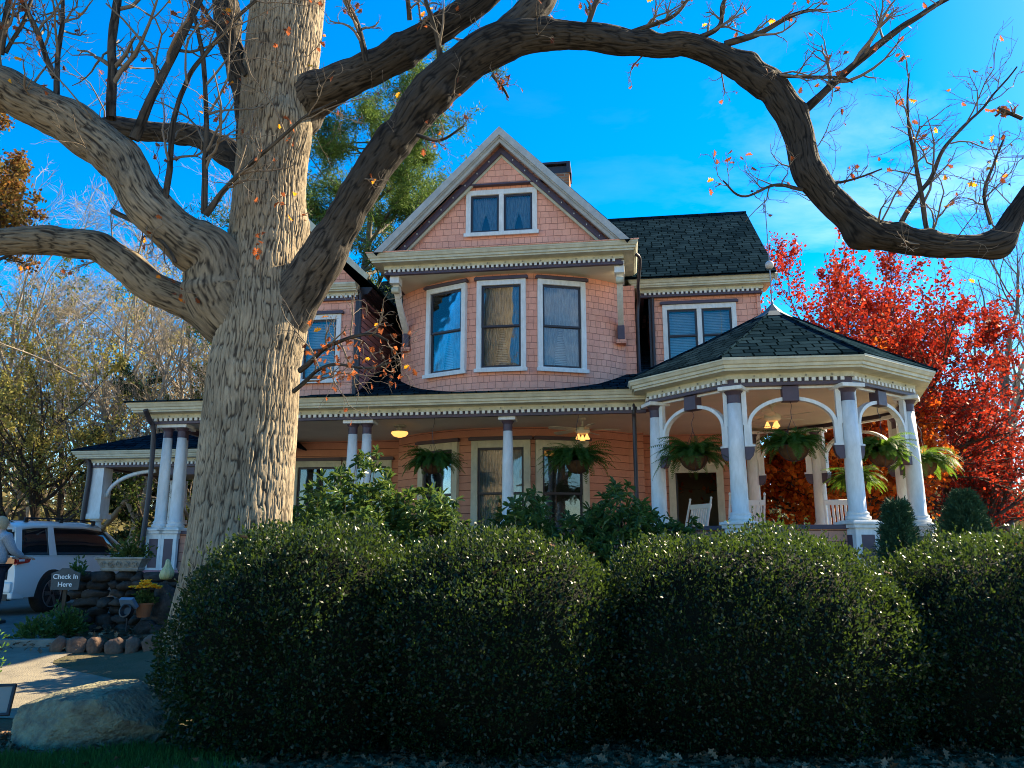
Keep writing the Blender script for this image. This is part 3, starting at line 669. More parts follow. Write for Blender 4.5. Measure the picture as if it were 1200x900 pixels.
# ------------------------------------------------------------------ windows
def curtain_mesh(w, h, rng_seed, drape=True):
    rng = np.random.default_rng(rng_seed); mb = MB()
    n = 60; us = np.linspace(-w/2, w/2, n)
    for sg in ((-1, 1) if drape else (0,)):
        rows = 14; V = []
        for j in range(rows):
            v = j/(rows-1)
            for i in range(n):
                u = i/(n-1)
                if sg: 
                    gather = .50 + (.0 if v > .55 else -.16*math.sin((.55-v)/.55*math.pi*.5))
                    x = sg*(w/2 - u*w*gather)
                else: x = -w/2+u*w
                V.append((x, .018*math.sin(u*46+3*sg)+.008*math.sin(u*101+v*3), -h/2+v*h))
        F = [[j*n+i, j*n+i+1, (j+1)*n+i+1, (j+1)*n+i] for j in range(rows-1) for i in range(n-1)]
        mb.add(V, F)
    return mb
def window(name, x, y, zc, w, h, rot, lights=1, cas='white', cap=True, blind=True, curtain=True, cw=.10, sill=True, dbl=True, seed=1, sashm='dark', dark=False):
    """casing outer size w x h, centred at (x,y,zc) on the wall face; local -Y looks out"""
    Mx = Matrix.Translation((x, y, zc)) @ Matrix.Rotation(rot, 4, 'Z')
    mb = MB(); W2, H2 = w/2, h/2
    mb.box(-W2, -W2+cw, -.045, .05, -H2, H2, Mx); mb.box(W2-cw, W2, -.045, .05, -H2, H2, Mx); mb.box(-W2+cw, W2-cw, -.045, .05, H2-cw*1.1, H2, Mx); mb.box(-W2+cw, W2-cw, -.045, .05, -H2, -H2+cw*.7, Mx)
    iw = w-2*cw; n = lights; mull = .10; lw = (iw-(n-1)*mull)/n
    for k in range(1, n): xk = -iw/2+k*lw+(k-1)*mull; mb.box(xk, xk+mull, -.043, .05, -H2+cw*.7, H2-cw*1.1, Mx)
    c = mb.build(name, M[cas], house, bevel=.004)
    if sill: s = MB(); s.box(-W2-.035, W2+.035, -.085, -.0455, -H2-.03, -H2+.045, Mx); s.build('window_sill', M[cas], c, bevel=.004)
    if cap:
        s = MB(); s.box(-W2-.05, W2+.05, -.09, -.0, H2+.003, H2+.05, Mx); s.box(-W2-.03, W2+.03, -.065, -.0, H2+.05, H2+.075, Mx); s.build('head_cap', M['purple'], c)
    z0, z1 = -H2+cw*.7, H2-cw*1.1; zm = (z0+z1)/2-.02
    for k in range(n):
        xa = -iw/2+k*(lw+mull); xb = xa+lw; f = .045; s = MB()
        if dbl:
            s.box(xa, xa+f, .0, .03, zm, z1, Mx); s.box(xb-f, xb, .0, .03, zm, z1, Mx); s.box(xa+f, xb-f, .0, .03, z1-f, z1, Mx); s.box(xa+f, xb-f, .0, .03, zm, zm+.04, Mx)
            s.box(xa, xa+f, .032, .06, z0, zm+.03, Mx); s.box(xb-f, xb, .032, .06, z0, zm+.03, Mx); s.box(xa+f, xb-f, .032, .06, z0, z0+f*1.2, Mx); s.box(xa+f, xb-f, .034, .06, zm-.01, zm+.03, Mx)
        else:
            s.box(xa, xa+f, .0, .03, z0, z1, Mx); s.box(xb-f, xb, .0, .03, z0, z1, Mx); s.box(xa+f, xb-f, .0, .03, z1-f, z1, Mx); s.box(xa+f, xb-f, .0, .03, z0, z0+f, Mx)
        s.build('sash', M[sashm], c)
        for (a0, a1, yy) in (((zm+.04, z1-f, .015), (z0+f*1.2, zm-.01, .046)) if dbl else ((z0+f, z1-f, .015),)):
            g = MB(); g.box(xa+f-.004, xb-f+.004, yy-.003, yy+.003, a0-.004, a1+.004, Mx); g.build('pane', M['glass'], c)
        if curtain:
            t = curtain_mesh(lw-.02, z1-z0-.02, seed); Mt = Mx @ Matrix.Translation(((xa+xb)/2, .13, (z0+z1)/2))
            t.V = [np.asarray(v) @ np.array(Mt.to_3x3()).T + np.array(Mt.translation) for v in t.V]; t.build('lace_curtain', M['curtain'], c, smooth=True)
        if blind:
            t = MB()
            zz = z1-.02
            while zz > z0+.01: t.box(xa+.02, xb-.02, .195, .212, zz-.031, zz-.006, Mx); zz -= .036
            t.build('blind', M['blind'], c)
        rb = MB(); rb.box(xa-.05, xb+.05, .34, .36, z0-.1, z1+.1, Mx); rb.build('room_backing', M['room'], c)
    return c
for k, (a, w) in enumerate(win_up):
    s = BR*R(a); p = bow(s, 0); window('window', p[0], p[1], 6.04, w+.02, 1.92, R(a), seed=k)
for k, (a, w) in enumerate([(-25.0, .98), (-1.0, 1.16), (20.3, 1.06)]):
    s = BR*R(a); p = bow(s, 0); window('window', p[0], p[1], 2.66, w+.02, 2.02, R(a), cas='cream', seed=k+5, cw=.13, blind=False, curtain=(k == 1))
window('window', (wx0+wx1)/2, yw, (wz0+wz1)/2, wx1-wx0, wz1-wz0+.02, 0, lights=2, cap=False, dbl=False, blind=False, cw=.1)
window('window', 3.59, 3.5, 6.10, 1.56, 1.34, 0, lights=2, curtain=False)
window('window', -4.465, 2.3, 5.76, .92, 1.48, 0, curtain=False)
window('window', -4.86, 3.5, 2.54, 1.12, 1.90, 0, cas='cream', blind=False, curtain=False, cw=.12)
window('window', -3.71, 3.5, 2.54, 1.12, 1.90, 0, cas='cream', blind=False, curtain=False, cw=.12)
# door by the pavilion
mb = MB(); mb.box(2.80, 2.94, 3.44, 3.52, FZ, 3.28); mb.box(3.77, 3.91, 3.44, 3.52, FZ, 3.28); mb.box(2.94, 3.77, 3.44, 3.52, 3.12, 3.28); mb.box(2.76, 3.95, 3.40, 3.44, 3.26, 3.34)
dr = mb.build('door_frame', M['cream'], house, bevel=.005)
mb = MB(); mb.box(2.94, 2.98, 3.50, 4.40, FZ+.02, 3.1); d2 = mb.build('open_door', M['dark'], dr)
mb = MB(); mb.box(2.7, 4.1, 5.4, 5.42, FZ, 3.9); mb.box(2.68, 2.7, 3.6, 5.4, FZ, 3.9); mb.build('hall_wall', mat('hall_wall_paint', (.22, .17, .10), (.18, .14, .08), .9), dr)

# downspouts
def pipe(pts, r=.035, name='downspout', m='dark'):
    mb = MB(); P = catmull(pts, len(pts)*8); mb.tubes(P, np.full(len(P), r), 8); return mb.build(name, M[m], house, smooth=True)
pipe([(2.08, -.06, 3.95), (2.08, -.08, 3.8), (2.08, -.02, 3.6), (2.08, -.02, 2.4), (2.08, -.02, .9)])
pipe([(GX1+.32, 2.0, 7.42), (GX1+.40, 2.2, 7.35), (GX1+.36, 2.6, 6.95), (2.30, 3.0, 6.75), (2.27, 3.08, 6.4), (2.27, 3.08, 5.3), (2.30, 2.6, 4.96), (2.2, 1.6, 4.66)])
pipe([(2.62, 3.4, 7.0), (2.60, 3.43, 6.7), (2.60, 3.43, 5.2)])
pipe([(-3.60, 2.2, 7.0), (-3.58, 2.24, 6.7), (-3.58, 2.24, 4.85)])
pipe([(-6.62, -.35, 4.02), (-6.60, -.22, 3.85), (-6.56, -.12, 3.6), (-6.56, -.1, 2.4), (-6.60, -.18, .8)], .045)

# porte-cochere on the left
px0, px1, py0, py1 = -10.0, -6.62, 3.1, 6.6
cornice([(px0, py1), (px0, py0), (px1, py0)], 3.38, crown=.34)
mb = MB(); rg = ((px0+px1)/2+1.0, (py0+py1)/2, 4.62)
ea = [(px0-.36, py1, 3.75), (px0-.36, py0-.36, 3.75), (px1+1.5, py0-.36, 3.75), (px1+1.5, py1, 3.75)]
mb.slab([ea[1], ea[2], (rg[0]+1.2, rg[1], rg[2]), (rg[0]-1.0, rg[1], rg[2])], .03); mb.slab([ea[0], ea[1], (rg[0]-1.0, rg[1], rg[2])], .03); mb.slab([ea[2], ea[3], (rg[0]+1.2, rg[1], rg[2])], .03); mb.slab([ea[3], ea[0], (rg[0]-1.0, rg[1], rg[2]), (rg[0]+1.2, rg[1], rg[2])], .03)
mb.build('carport_roof', M['roof'], house)
mb = MB(); mb.box(px0+.05, px1+1.2, py0+.05, py1, 3.42, 3.46); mb.build('carport_ceiling', M['dark'], house)
def cpost(x, y):
    mb = MB(); mb.box(x-.16, x+.16, y-.16, y+.16, 2.35, 3.375); mb.box(x-.2, x+.2, y-.2, y+.2, 2.24, 2.348)
    mb.lathe([(.15, 1.3), (.15, 1.36), (.115, 1.4), (.105, 2.1), (.09, 2.16), (.13, 2.2), (.13, 2.238)], 18, (x, y, 0)); mb.box(x-.19, x+.19, y-.19, y+.19, .3, 1.298)
    mb.build('carport_post', M['white'], house)
for x, y in ((px0+.12, py0+.14), (px0+.12, py1-.14)): cpost(x, y)
def cbrace(x0, y0, dx, dy, r=1.0):
    T = np.linspace(0, math.pi/2, 14); P = [(x0+dx*r*(1-math.cos(t)), y0+dy*r*(1-math.cos(t)), 2.72+.58*math.sin(t)) for t in T]
    mb = MB(); mb.tubes(np.array(P), np.full(14, .045), 6); mb.build('curved_brace', M['white'], house, smooth=True)
cbrace(px0+.3, py0+.14, 1, 0, 1.15); cbrace(px1-.1, py0+.14, -1, 0, 1.0)
mb = MB(); mb.box(-8.35, -7.55, py0-.0, py0+.12, 3.20, 3.376); mb.build('carport_header', M['purple'], house)
pipe([(px0-.12, py0-.1, 3.6), (px0-.04, py0-.06, 3.3), (px0-.08, py0-.06, 2.2), (px0-.10, py0-.06, .5)], .06)

# ------------------------------------------------------------------ big oak in front of the house
def bark_mat(name, c1, c2, crack, fade=None):
    m = bpy.data.materials.new(name); m.use_nodes = True; nt = m.node_tree; p = nt.nodes['Principled BSDF']; L = nt.links
    p.inputs['Roughness'].default_value = .9; p.inputs['Specular IOR Level'].default_value = .2
    uv = nt.nodes.new('ShaderNodeUVMap'); mpn = nt.nodes.new('ShaderNodeMapping'); mpn.inputs['Scale'].default_value = (38, 7, 1); L.new(uv.outputs[0], mpn.inputs[0])
    n = nt.nodes.new('ShaderNodeTexNoise'); n.inputs['Scale'].default_value = 1; n.inputs['Detail'].default_value = 8; n.inputs['Roughness'].default_value = .65; n.inputs['Distortion'].default_value = .6; L.new(mpn.outputs[0], n.inputs['Vector'])
    at_ = nt.nodes.new('ShaderNodeAttribute'); at_.attribute_name = 'furrow'
    mx = nt.nodes.new('ShaderNodeMix'); mx.data_type = 'RGBA'; mx.inputs[6].default_value = (*c1, 1); mx.inputs[7].default_value = (*c2, 1)
    r = nt.nodes.new('ShaderNodeMapRange'); r.inputs['From Min'].default_value = .35; r.inputs['From Max'].default_value = .65; L.new(n.outputs[0], r.inputs[0]); L.new(r.outputs[0], mx.inputs[0])
    m2 = nt.nodes.new('ShaderNodeMix'); m2.data_type = 'RGBA'; m2.inputs[6].default_value = (*crack, 1); L.new(at_.outputs['Fac'], m2.inputs[0]); L.new(mx.outputs[2], m2.inputs[7])
    if fade:
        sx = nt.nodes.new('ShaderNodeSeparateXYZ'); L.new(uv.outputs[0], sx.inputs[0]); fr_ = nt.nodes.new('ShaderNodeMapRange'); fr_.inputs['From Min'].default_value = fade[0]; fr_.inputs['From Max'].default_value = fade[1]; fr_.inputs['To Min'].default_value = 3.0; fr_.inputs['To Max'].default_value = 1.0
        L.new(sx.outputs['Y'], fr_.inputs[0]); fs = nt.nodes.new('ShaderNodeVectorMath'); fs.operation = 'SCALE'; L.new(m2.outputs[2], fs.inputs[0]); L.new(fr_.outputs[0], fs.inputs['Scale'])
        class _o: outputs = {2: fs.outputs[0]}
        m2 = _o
    tcn = nt.nodes.new('ShaderNodeTexCoord'); n4 = nt.nodes.new('ShaderNodeTexNoise'); n4.inputs['Scale'].default_value = 1.6; n4.inputs['Detail'].default_value = 6; L.new(tcn.outputs['Object'], n4.inputs['Vector'])
    r4 = nt.nodes.new('ShaderNodeMapRange'); r4.inputs['From Min'].default_value = .35; r4.inputs['From Max'].default_value = .65; r4.inputs['To Min'].default_value = .72; r4.inputs['To Max'].default_value = 1.12; L.new(n4.outputs[0], r4.inputs[0])
    vm = nt.nodes.new('ShaderNodeVectorMath'); vm.operation = 'SCALE'; L.new(m2.outputs[2], vm.inputs[0]); L.new(r4.outputs[0], vm.inputs['Scale'])
    L.new(vm.outputs[0], p.inputs['Base Color'])
    b = nt.nodes.new('ShaderNodeBump'); b.inputs['Distance'].default_value = .018; L.new(n.outputs[0], b.inputs['Height']); L.new(b.outputs[0], p.inputs['Normal'])
    return m
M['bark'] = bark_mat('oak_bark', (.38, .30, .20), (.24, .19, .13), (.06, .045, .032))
n1, n2, n3, n4_ = VN(1), VN(2), VN(3), VN(4)
def limb_mesh(ctrl, sides, res, name, mat_, parent, amp=.02, cell=.055, flare=None, seed=0, wander=0, thin=1.0, blobs=()):
    """ctrl rows: px, py, width_px, Y.  The pixel column is where the limb stands in the photo; Y its real distance."""
    pts = []; rad = []
    for px, py, w, Yd in ctrl:
        p = at(px, py, Yd); pts.append(p); dd_ = p-np.array([0, 0, CAMH]); cs_ = (dd_[1]*math.cos(PITCH)+dd_[2]*math.sin(PITCH))/np.linalg.norm(dd_); rad.append(w/2/FPX*np.linalg.norm(dd_)*cs_**1.6*.95)
    pr = catmull(np.column_stack([pts, rad]), 400); P = pr[:, :3]; r = pr[:, 3]
    L = np.concatenate([[0], np.cumsum(np.linalg.norm(np.diff(P, axis=0), axis=1))]); K = max(12, int(L[-1]/res)); s = np.linspace(0, L[-1], K)
    P = np.stack([np.interp(s, L, P[:, i]) for i in range(3)], 1); r = np.interp(s, L, r)*thin
    # gentle wander so it is not a clean curve
    if wander:
        for ax_, sd in ((0, 3.3), (2, 8.1)): P[:, ax_] += wander*((n1(s*1.7+sd+seed, s*0+seed*3.+.5)-.5)*1.2+(n2(s*4.3+sd, s*0+seed*5.+.5)-.5)*.5)
        r = r*(1+.16*(n3(s*3.1+seed, s*0+seed*2.+.5)-.5)+.14*(n4_(s*7.+seed, s*0+seed*4.+.5)-.5))
    T = norm(np.gradient(P, axis=0)); ref = np.array([0, 1., .15]) if abs(P[-1, 1]-P[0, 1]) < .8*L[-1] else np.array([1., 0, 0])
    U = norm(np.cross(T, np.broadcast_to(ref, T.shape))); W = np.cross(T, U)
    rm = float(np.mean(r)); nu = max(6, int(round(2*math.pi*rm/cell)))
    a = np.linspace(0, 2*math.pi, sides, endpoint=False); A, S = np.meshgrid(a, s)
    u = A/(2*math.pi)*nu; v = S/cell/9.5
    wu = u + 1.1*(n1((u*.5) % max(3, nu//2), v*.9+seed*7, max(3, nu//2))-.5)
    uu = np.mod(wu, nu)
    f1 = np.abs(n2(uu, v*1.0+seed*13, nu)*2-1); f2 = np.abs(n3(np.mod(uu*2, nu*2), v*2.3+seed*3, nu*2)*2-1)
    f = np.clip(f1*1.7, 0, 1)*.8+np.clip(f2*1.3, 0, 1)*.2; f = f**.8
    big = n4_(A/(2*math.pi)*6, S*.9+seed*5, 6)-.5
    rr = r[:, None]*(1+.16*big) + amp*(f-.6)
    if flare is not None: rr = rr*flare(A, S, L[-1])
    V = P[:, None]+rr[..., None]*(np.cos(a)[None, :, None]*U[:, None]+np.sin(a)[None, :, None]*W[:, None])
    for (bx, by, br, Yb, h) in blobs:
        c = at(bx, by, Yb); Rb = br/FPX*Yb; d = np.linalg.norm(V-c, axis=-1)/Rb
        V = V + (norm(V-P[:, None]))*(h*np.exp(-(d**2)*2.2))[..., None]
    mb = MB(); i = np.arange(K-1)[:, None]*sides; j = np.arange(sides)[None]; j2 = (j+1) % sides
    F = np.stack([i+j, i+j2, i+sides+j2, i+sides+j], -1).reshape(-1, 4)
    UVv = np.stack([A/(2*math.pi)*2*math.pi*rm, S], -1).reshape(-1, 2)
    mb.add(V.reshape(-1, 3), F, UVv)
    # caps as fans
    k0 = len(V.reshape(-1, 3))
    tip = V[-1].mean(0); mb.add(np.vstack([V[-1], tip[None]]), np.array([[q, (q+1) % sides, sides] for q in range(sides)]), np.vstack([UVv[-sides:], UVv[-1:]]))
    o = mb.build(name, mat_, parent, smooth=True)
    at2 = o.data.attributes.new('furrow', 'FLOAT', 'POINT'); vals = np.ones(len(o.data.vertices), np.float32); q = np.clip((f-.22)/.33, 0, 1).ravel(); vals[:len(q)] = q
    at2.data.foreach_set('value', vals)
    return o, P, r

TY = 8.6
tb = at(278, 660, TY)
oak = empty('oak_tree', (0, 0, 0), 0, 'huge old oak with thick spreading limbs and a few orange leaves, behind the clipped bushes', 'tree')
def tflare(A, S, L): return 1+.13*np.exp(-S/.55)*(1+.35*np.cos(A*4+.7))+.0*S
ctrl = [(272, 760, 152, TY), (275, 700, 136, TY), (279, 640, 124, TY), (288, 560, 116, TY), (294, 500, 112, TY), (300, 430, 110, TY), (306, 380, 116, TY), (308, 330, 100, TY+.02), (312, 280, 92, TY+.05), (318, 200, 90, TY+.05), (326, 120, 92, TY), (334, 40, 94, TY-.05), (340, -40, 96, TY-.1), (344, -180, 96, TY-.1)]
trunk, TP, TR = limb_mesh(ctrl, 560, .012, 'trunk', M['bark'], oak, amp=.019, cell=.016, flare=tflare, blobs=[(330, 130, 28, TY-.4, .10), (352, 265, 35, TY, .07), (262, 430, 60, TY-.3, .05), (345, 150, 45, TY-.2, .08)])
MBk = {'a': bark_mat('oak_bark_upper_backlit', (.085, .070, .054), (.045, .038, .03), (.012, .010, .008)), 'b': bark_mat('oak_bark_bough_backlit', (.058, .047, .036), (.030, .025, .020), (.007, .006, .005), (.7, 2.6)), 'c': bark_mat('oak_bark_low_bough', (.27, .215, .145), (.15, .12, .085), (.03, .024, .018))}  # upper boughs: younger dark bark, deepened to put backlit shade into the colour
limbs = {}
def limb(key, ctrl, sides, seed, amp=.013, cell=.019, res=.022, mat_=None, **k):
    o, P, r = limb_mesh(ctrl, sides, res, 'limb', mat_ or M['bark'], oak, amp, cell, seed=seed, wander=.10 if ctrl[0][2] > 20 else .05, **k); limbs[key] = (P, r); return o
limb('L1', [(300, 400, 60, TY-.05), (268, 348, 92, TY-.12), (250, 305, 78, TY-.25), (215, 280, 64, TY-.4), (178, 243, 58, TY-.5), (150, 195, 60, TY-.55), (112, 160, 60, TY-.6), (65, 132, 56, TY-.7), (10, 105, 60, TY-.8), (-60, 70, 62, TY-.9), (-160, 20, 55, TY-1.1)], 130, 1, mat_=MBk['c'], blobs=[(150, 200, 30, TY-.8, .04)])
limb('L2', [(300, 395, 60, TY+.1), (262, 370, 62, TY+.05), (225, 356, 46, TY), (185, 340, 42, TY-.05), (150, 315, 42, TY-.1), (115, 293, 40, TY-.15), (70, 286, 38, TY-.2), (20, 283, 36, TY-.25), (-50, 285, 36, TY-.3), (-150, 265, 30, TY-.4)], 100, 2, mat_=MBk['c'])
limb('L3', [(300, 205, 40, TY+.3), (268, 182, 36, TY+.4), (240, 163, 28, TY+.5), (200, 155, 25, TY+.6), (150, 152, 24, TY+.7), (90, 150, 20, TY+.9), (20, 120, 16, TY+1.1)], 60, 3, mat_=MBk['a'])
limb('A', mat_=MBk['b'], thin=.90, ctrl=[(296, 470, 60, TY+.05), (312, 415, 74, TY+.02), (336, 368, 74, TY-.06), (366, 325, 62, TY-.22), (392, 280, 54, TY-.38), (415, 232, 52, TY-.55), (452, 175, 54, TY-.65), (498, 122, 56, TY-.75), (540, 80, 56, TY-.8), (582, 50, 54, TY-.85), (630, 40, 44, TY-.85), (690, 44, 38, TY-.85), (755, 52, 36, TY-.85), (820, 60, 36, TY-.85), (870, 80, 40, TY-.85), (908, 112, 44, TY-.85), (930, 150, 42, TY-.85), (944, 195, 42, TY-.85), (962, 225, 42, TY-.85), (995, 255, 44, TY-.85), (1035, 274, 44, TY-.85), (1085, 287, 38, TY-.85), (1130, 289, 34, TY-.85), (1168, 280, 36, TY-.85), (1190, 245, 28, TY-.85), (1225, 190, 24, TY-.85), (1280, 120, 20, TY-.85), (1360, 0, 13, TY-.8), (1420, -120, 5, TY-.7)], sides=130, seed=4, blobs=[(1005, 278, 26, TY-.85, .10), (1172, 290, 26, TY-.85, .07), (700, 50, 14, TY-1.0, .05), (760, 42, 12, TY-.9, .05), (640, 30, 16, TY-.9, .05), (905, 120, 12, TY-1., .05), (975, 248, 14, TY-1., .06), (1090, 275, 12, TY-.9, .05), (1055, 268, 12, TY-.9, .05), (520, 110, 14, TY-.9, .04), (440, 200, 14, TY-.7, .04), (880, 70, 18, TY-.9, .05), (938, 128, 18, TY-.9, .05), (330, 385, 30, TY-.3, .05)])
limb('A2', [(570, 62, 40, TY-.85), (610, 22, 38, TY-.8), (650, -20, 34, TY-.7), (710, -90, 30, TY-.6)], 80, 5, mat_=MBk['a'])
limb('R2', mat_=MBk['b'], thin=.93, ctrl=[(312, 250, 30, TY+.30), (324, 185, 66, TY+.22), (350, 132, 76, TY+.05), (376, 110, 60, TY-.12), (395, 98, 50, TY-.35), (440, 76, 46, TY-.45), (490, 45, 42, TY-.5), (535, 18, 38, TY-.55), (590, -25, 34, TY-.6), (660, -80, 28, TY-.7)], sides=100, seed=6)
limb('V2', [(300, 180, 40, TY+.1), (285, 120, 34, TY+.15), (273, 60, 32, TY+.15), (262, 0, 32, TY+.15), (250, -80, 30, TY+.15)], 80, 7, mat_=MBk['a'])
# upright shoots and secondary boughs
sh = [[(130, 140, 14, 8.0), (133, 60, 12, 8.0), (137, -10, 11, 8.0), (140, -80, 8, 8.0)], [(158, 165, 14, 7.95), (180, 110, 12, 7.9), (205, 60, 10, 7.9), (235, -5, 9, 7.9), (260, -60, 7, 7.9)],
      [(66, 118, 9, 7.8), (66, 70, 7, 7.8), (72, 20, 6, 7.8), (74, -30, 5, 7.8)], [(63, 90, 8, 7.8), (45, 40, 7, 7.7), (25, 0, 6, 7.6), (10, -40, 5, 7.6)], [(0, 65, 10, 7.7), (6, 20, 9, 7.6), (14, -20, 8, 7.6)], [(8, 62, 6, 7.7), (25, 30, 5, 7.7), (40, -10, 4, 7.7)],
      [(193, 238, 8, 8.0), (202, 140, 6.5, 7.9), (222, 90, 6, 7.9), (262, 40, 5, 7.8), (300, 0, 4, 7.7)], [(240, 250, 8, 8.1), (243, 170, 7, 8.0), (240, 80, 6, 7.9), (228, 20, 5, 7.8), (215, -20, 4, 7.8)],
      [(243, 252, 9, 8.1), (265, 220, 7, 8.0), (300, 185, 5, 7.8), (350, 145, 4, 7.6), (395, 120, 2.5, 7.5)], [(940, 130, 12, 7.75), (975, 100, 10, 7.7), (1020, 62, 9, 7.6), (1070, 25, 8, 7.5), (1125, -10, 6, 7.4)],
      [(1088, 272, 7, 7.75), (1080, 215, 6, 7.7), (1070, 165, 4.5, 7.6), (1064, 125, 3, 7.6), (1066, 85, 2, 7.5)], [(1055, 262, 7, 7.75), (1085, 215, 5.5, 7.7), (1115, 165, 4.5, 7.6), (1160, 115, 3, 7.6), (1192, 78, 2, 7.5)],
      [(850, 52, 9, 7.7), (890, 40, 7, 7.6), (930, 18, 5, 7.5), (965, 12, 3, 7.5)], [(815, 48, 8, 7.7), (845, 32, 6, 7.7), (850, 5, 5, 7.6), (870, -25, 4, 7.6)], [(690, 30, 7, 7.7), (700, 0, 6, 7.6), (706, -30, 5, 7.6)],
      [(885, 82, 7, 7.7), (930, 90, 5, 7.6), (985, 92, 3.5, 7.5), (1000, 98, 2, 7.5)], [(940, 222, 5, 7.75), (905, 218, 4, 7.7), (870, 232, 3, 7.6), (848, 215, 2, 7.6)], [(945, 215, 5, 7.75), (975, 215, 4, 7.7), (1000, 212, 3, 7.6), (1035, 198, 2, 7.5)],
      [(1160, 262, 6, 7.7), (1155, 225, 4, 7.7), (1165, 190, 3, 7.6), (1178, 160, 2, 7.5)], [(1200, 140, 6, 7.6), (1180, 130, 5, 7.6), (1170, 125, 3, 7.6)], [(350, 435, 7, 8.2), (385, 405, 5, 7.9), (430, 390, 4, 7.7), (455, 398, 2.5, 7.6)], [(345, 460, 6, 8.2), (385, 430, 4, 7.9), (430, 432, 3, 7.7), (470, 420, 2, 7.6)],
      [(430, 72, 9, 8.0), (420, 30, 7, 7.9), (402, -10, 6, 7.8)], [(518, 75, 8, 7.7), (512, 40, 6, 7.6), (500, 0, 5, 7.5), (495, -30, 4, 7.5)], [(480, 22, 7, 7.9), (478, 0, 6, 7.8), (470, -30, 5, 7.8)], [(290, 90, 8, 8.3), (265, 50, 6, 8.2), (240, 10, 5, 8.1), (230, -20, 4, 8.1)],
      [(575, 88, 5, 7.7), (590, 105, 3.5, 7.6), (596, 115, 2.5, 7.6)], [(490, 158, 5, 7.7), (520, 165, 3.5, 7.6), (545, 150, 2, 7.5)], [(130, 245, 7, 8.2), (160, 262, 6, 8.1), (190, 285, 5, 8.0), (205, 310, 3.5, 8.0)], [(740, 38, 6, 7.7), (790, 20, 5, 7.6), (815, -10, 4, 7.6)]]
for k, c in enumerate(sh):
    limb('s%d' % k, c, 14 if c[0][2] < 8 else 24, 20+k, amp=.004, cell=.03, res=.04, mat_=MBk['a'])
rng = np.random.default_rng(11)
TW = []          # twig batches
# twigs off the shoots and limbs
def resamp(P, r, K=6): i = np.linspace(0, len(P)-1, K).astype(int); return P[i], r[i]
SP = []; SR = []
for k in range(len(sh)):
    p, q = resamp(*limbs['s%d' % k]); SP.append(p); SR.append(q)
SP = np.array(SP); SR = np.array(SR)
t1 = spawn(rng, SP, SR, 8, t=(.15, 1), ang=(.4, 1.1), ln=(.22, .6), wob=.22, up=.03, rr=.55, K=7, rmin=.004)
t2 = spawn(rng, *t1, 4, t=(.2, 1), ang=(.4, 1.1), ln=(.35, .7), wob=.28, up=.02, rr=.6, K=6, rmin=.0028)
t3 = spawn(rng, *t2, 2, t=(.3, 1), ang=(.4, 1.0), ln=(.35, .7), wob=.3, up=.02, rr=.7, K=5, rmin=.002)
TW += [t1, t2, t3]
# twigs directly off the big limbs (upper side)
def limb_twigs(key, n, t0, t1_, Lr, upd=.8):
    P, r = limbs[key]; i = (rng.uniform(t0, t1_, n)*(len(P)-1)).astype(int)
    T = norm(P[np.minimum(i+1, len(P)-1)]-P[i]); D = norm(np.cross(T, rng.normal(0, 1, (n, 3)))); D = norm(D+np.array([0, 0, upd])+.4*rng.normal(0, 1, (n, 3))*[1, .5, 1])
    S = P[i]+D*(r[i]*.8)[:, None]; L = rng.uniform(Lr[0], Lr[1], n)
    a = grow(rng, S, D, L, rng.uniform(.006, .014, n), np.full(n, .003), .2, .03, 8)
    b = spawn(rng, *a, 5, t=(.15, 1), ang=(.4, 1.1), ln=(.3, .65), wob=.26, up=.03, K=6, rmin=.003); c = spawn(rng, *b, 3, t=(.2, 1), ang=(.4, 1.), ln=(.3, .7), wob=.3, K=5, rmin=.002)
    return [a, b, c]
TW += limb_twigs('A', 26, .48, .98, (.4, 1.2)); TW += limb_twigs('A', 9, .15, .45, (.3, .7), .2); TW += limb_twigs('R2', 14, .3, 1, (.4, 1.0)); TW += limb_twigs('L1', 14, .3, 1, (.4, 1.3)); TW += limb_twigs('L2', 7, .3, 1, (.3, .8)); TW += limb_twigs('L3', 8, .3, 1, (.4, 1.0)); TW += limb_twigs('V2', 7, .3, 1, (.4, 1.0)); TW += limb_twigs('A2', 8, .2, 1, (.4, 1.0))
# epicormic twigs on the trunk
n = 16; i = (rng.uniform(.35, .85, n)*(len(TP)-1)).astype(int); az = rng.uniform(-2.9, -.2, n); D = np.stack([np.cos(az), np.sin(az), rng.uniform(-.1, .8, n)], 1)
a = grow(rng, TP[i]+norm(D)*(TR[i]*.95)[:, None], D, rng.uniform(.25, .8, n), np.full(n, .006), np.full(n, .002), .22, 0, 6); b = spawn(rng, *a, 4, ln=(.3, .7), wob=.3, K=5, rmin=.002); TW += [a, b]
mb = MB()
for P, r in TW: mb.tubes(P, r, 5, cap=False)
mtw = mat('oak_twig_bark', (.13, .10, .075), (.20, .16, .12), .85, scale=8)
tw = mb.build('twigs', mtw, oak, smooth=True)
mlf = mat('oak_leaf', (.42, .11, .03), (.16, .05, .025), .6, scale=3, island=.85, transl=.45, hue=.5)
mlf2 = mat('golden_oak_leaf', (.85, .42, .02), (.75, .18, .02), .6, scale=3, island=.9, transl=.5)
mb = MB(); mg_ = MB()
for (P, r), n in ((TW[1], 130), (TW[2], 190), (TW[5], 40), (TW[8], 26), (TW[11], 26), (TW[14], 40), (TW[17], 20), (TW[20], 20), (TW[23], 16), (b, 90)):
    c = along(rng, P, n); leaves(mb if rng.random() > .0 else mg_, c, .075, .06, rng, axis=np.array([0, 0, -.5]), axis_j=.9, kind='oak')
    c = along(rng, P, max(3, n//7)); leaves(mg_, c, .08, .06, rng, axis=np.array([0, 0, -.3]), axis_j=.9, kind='oak')
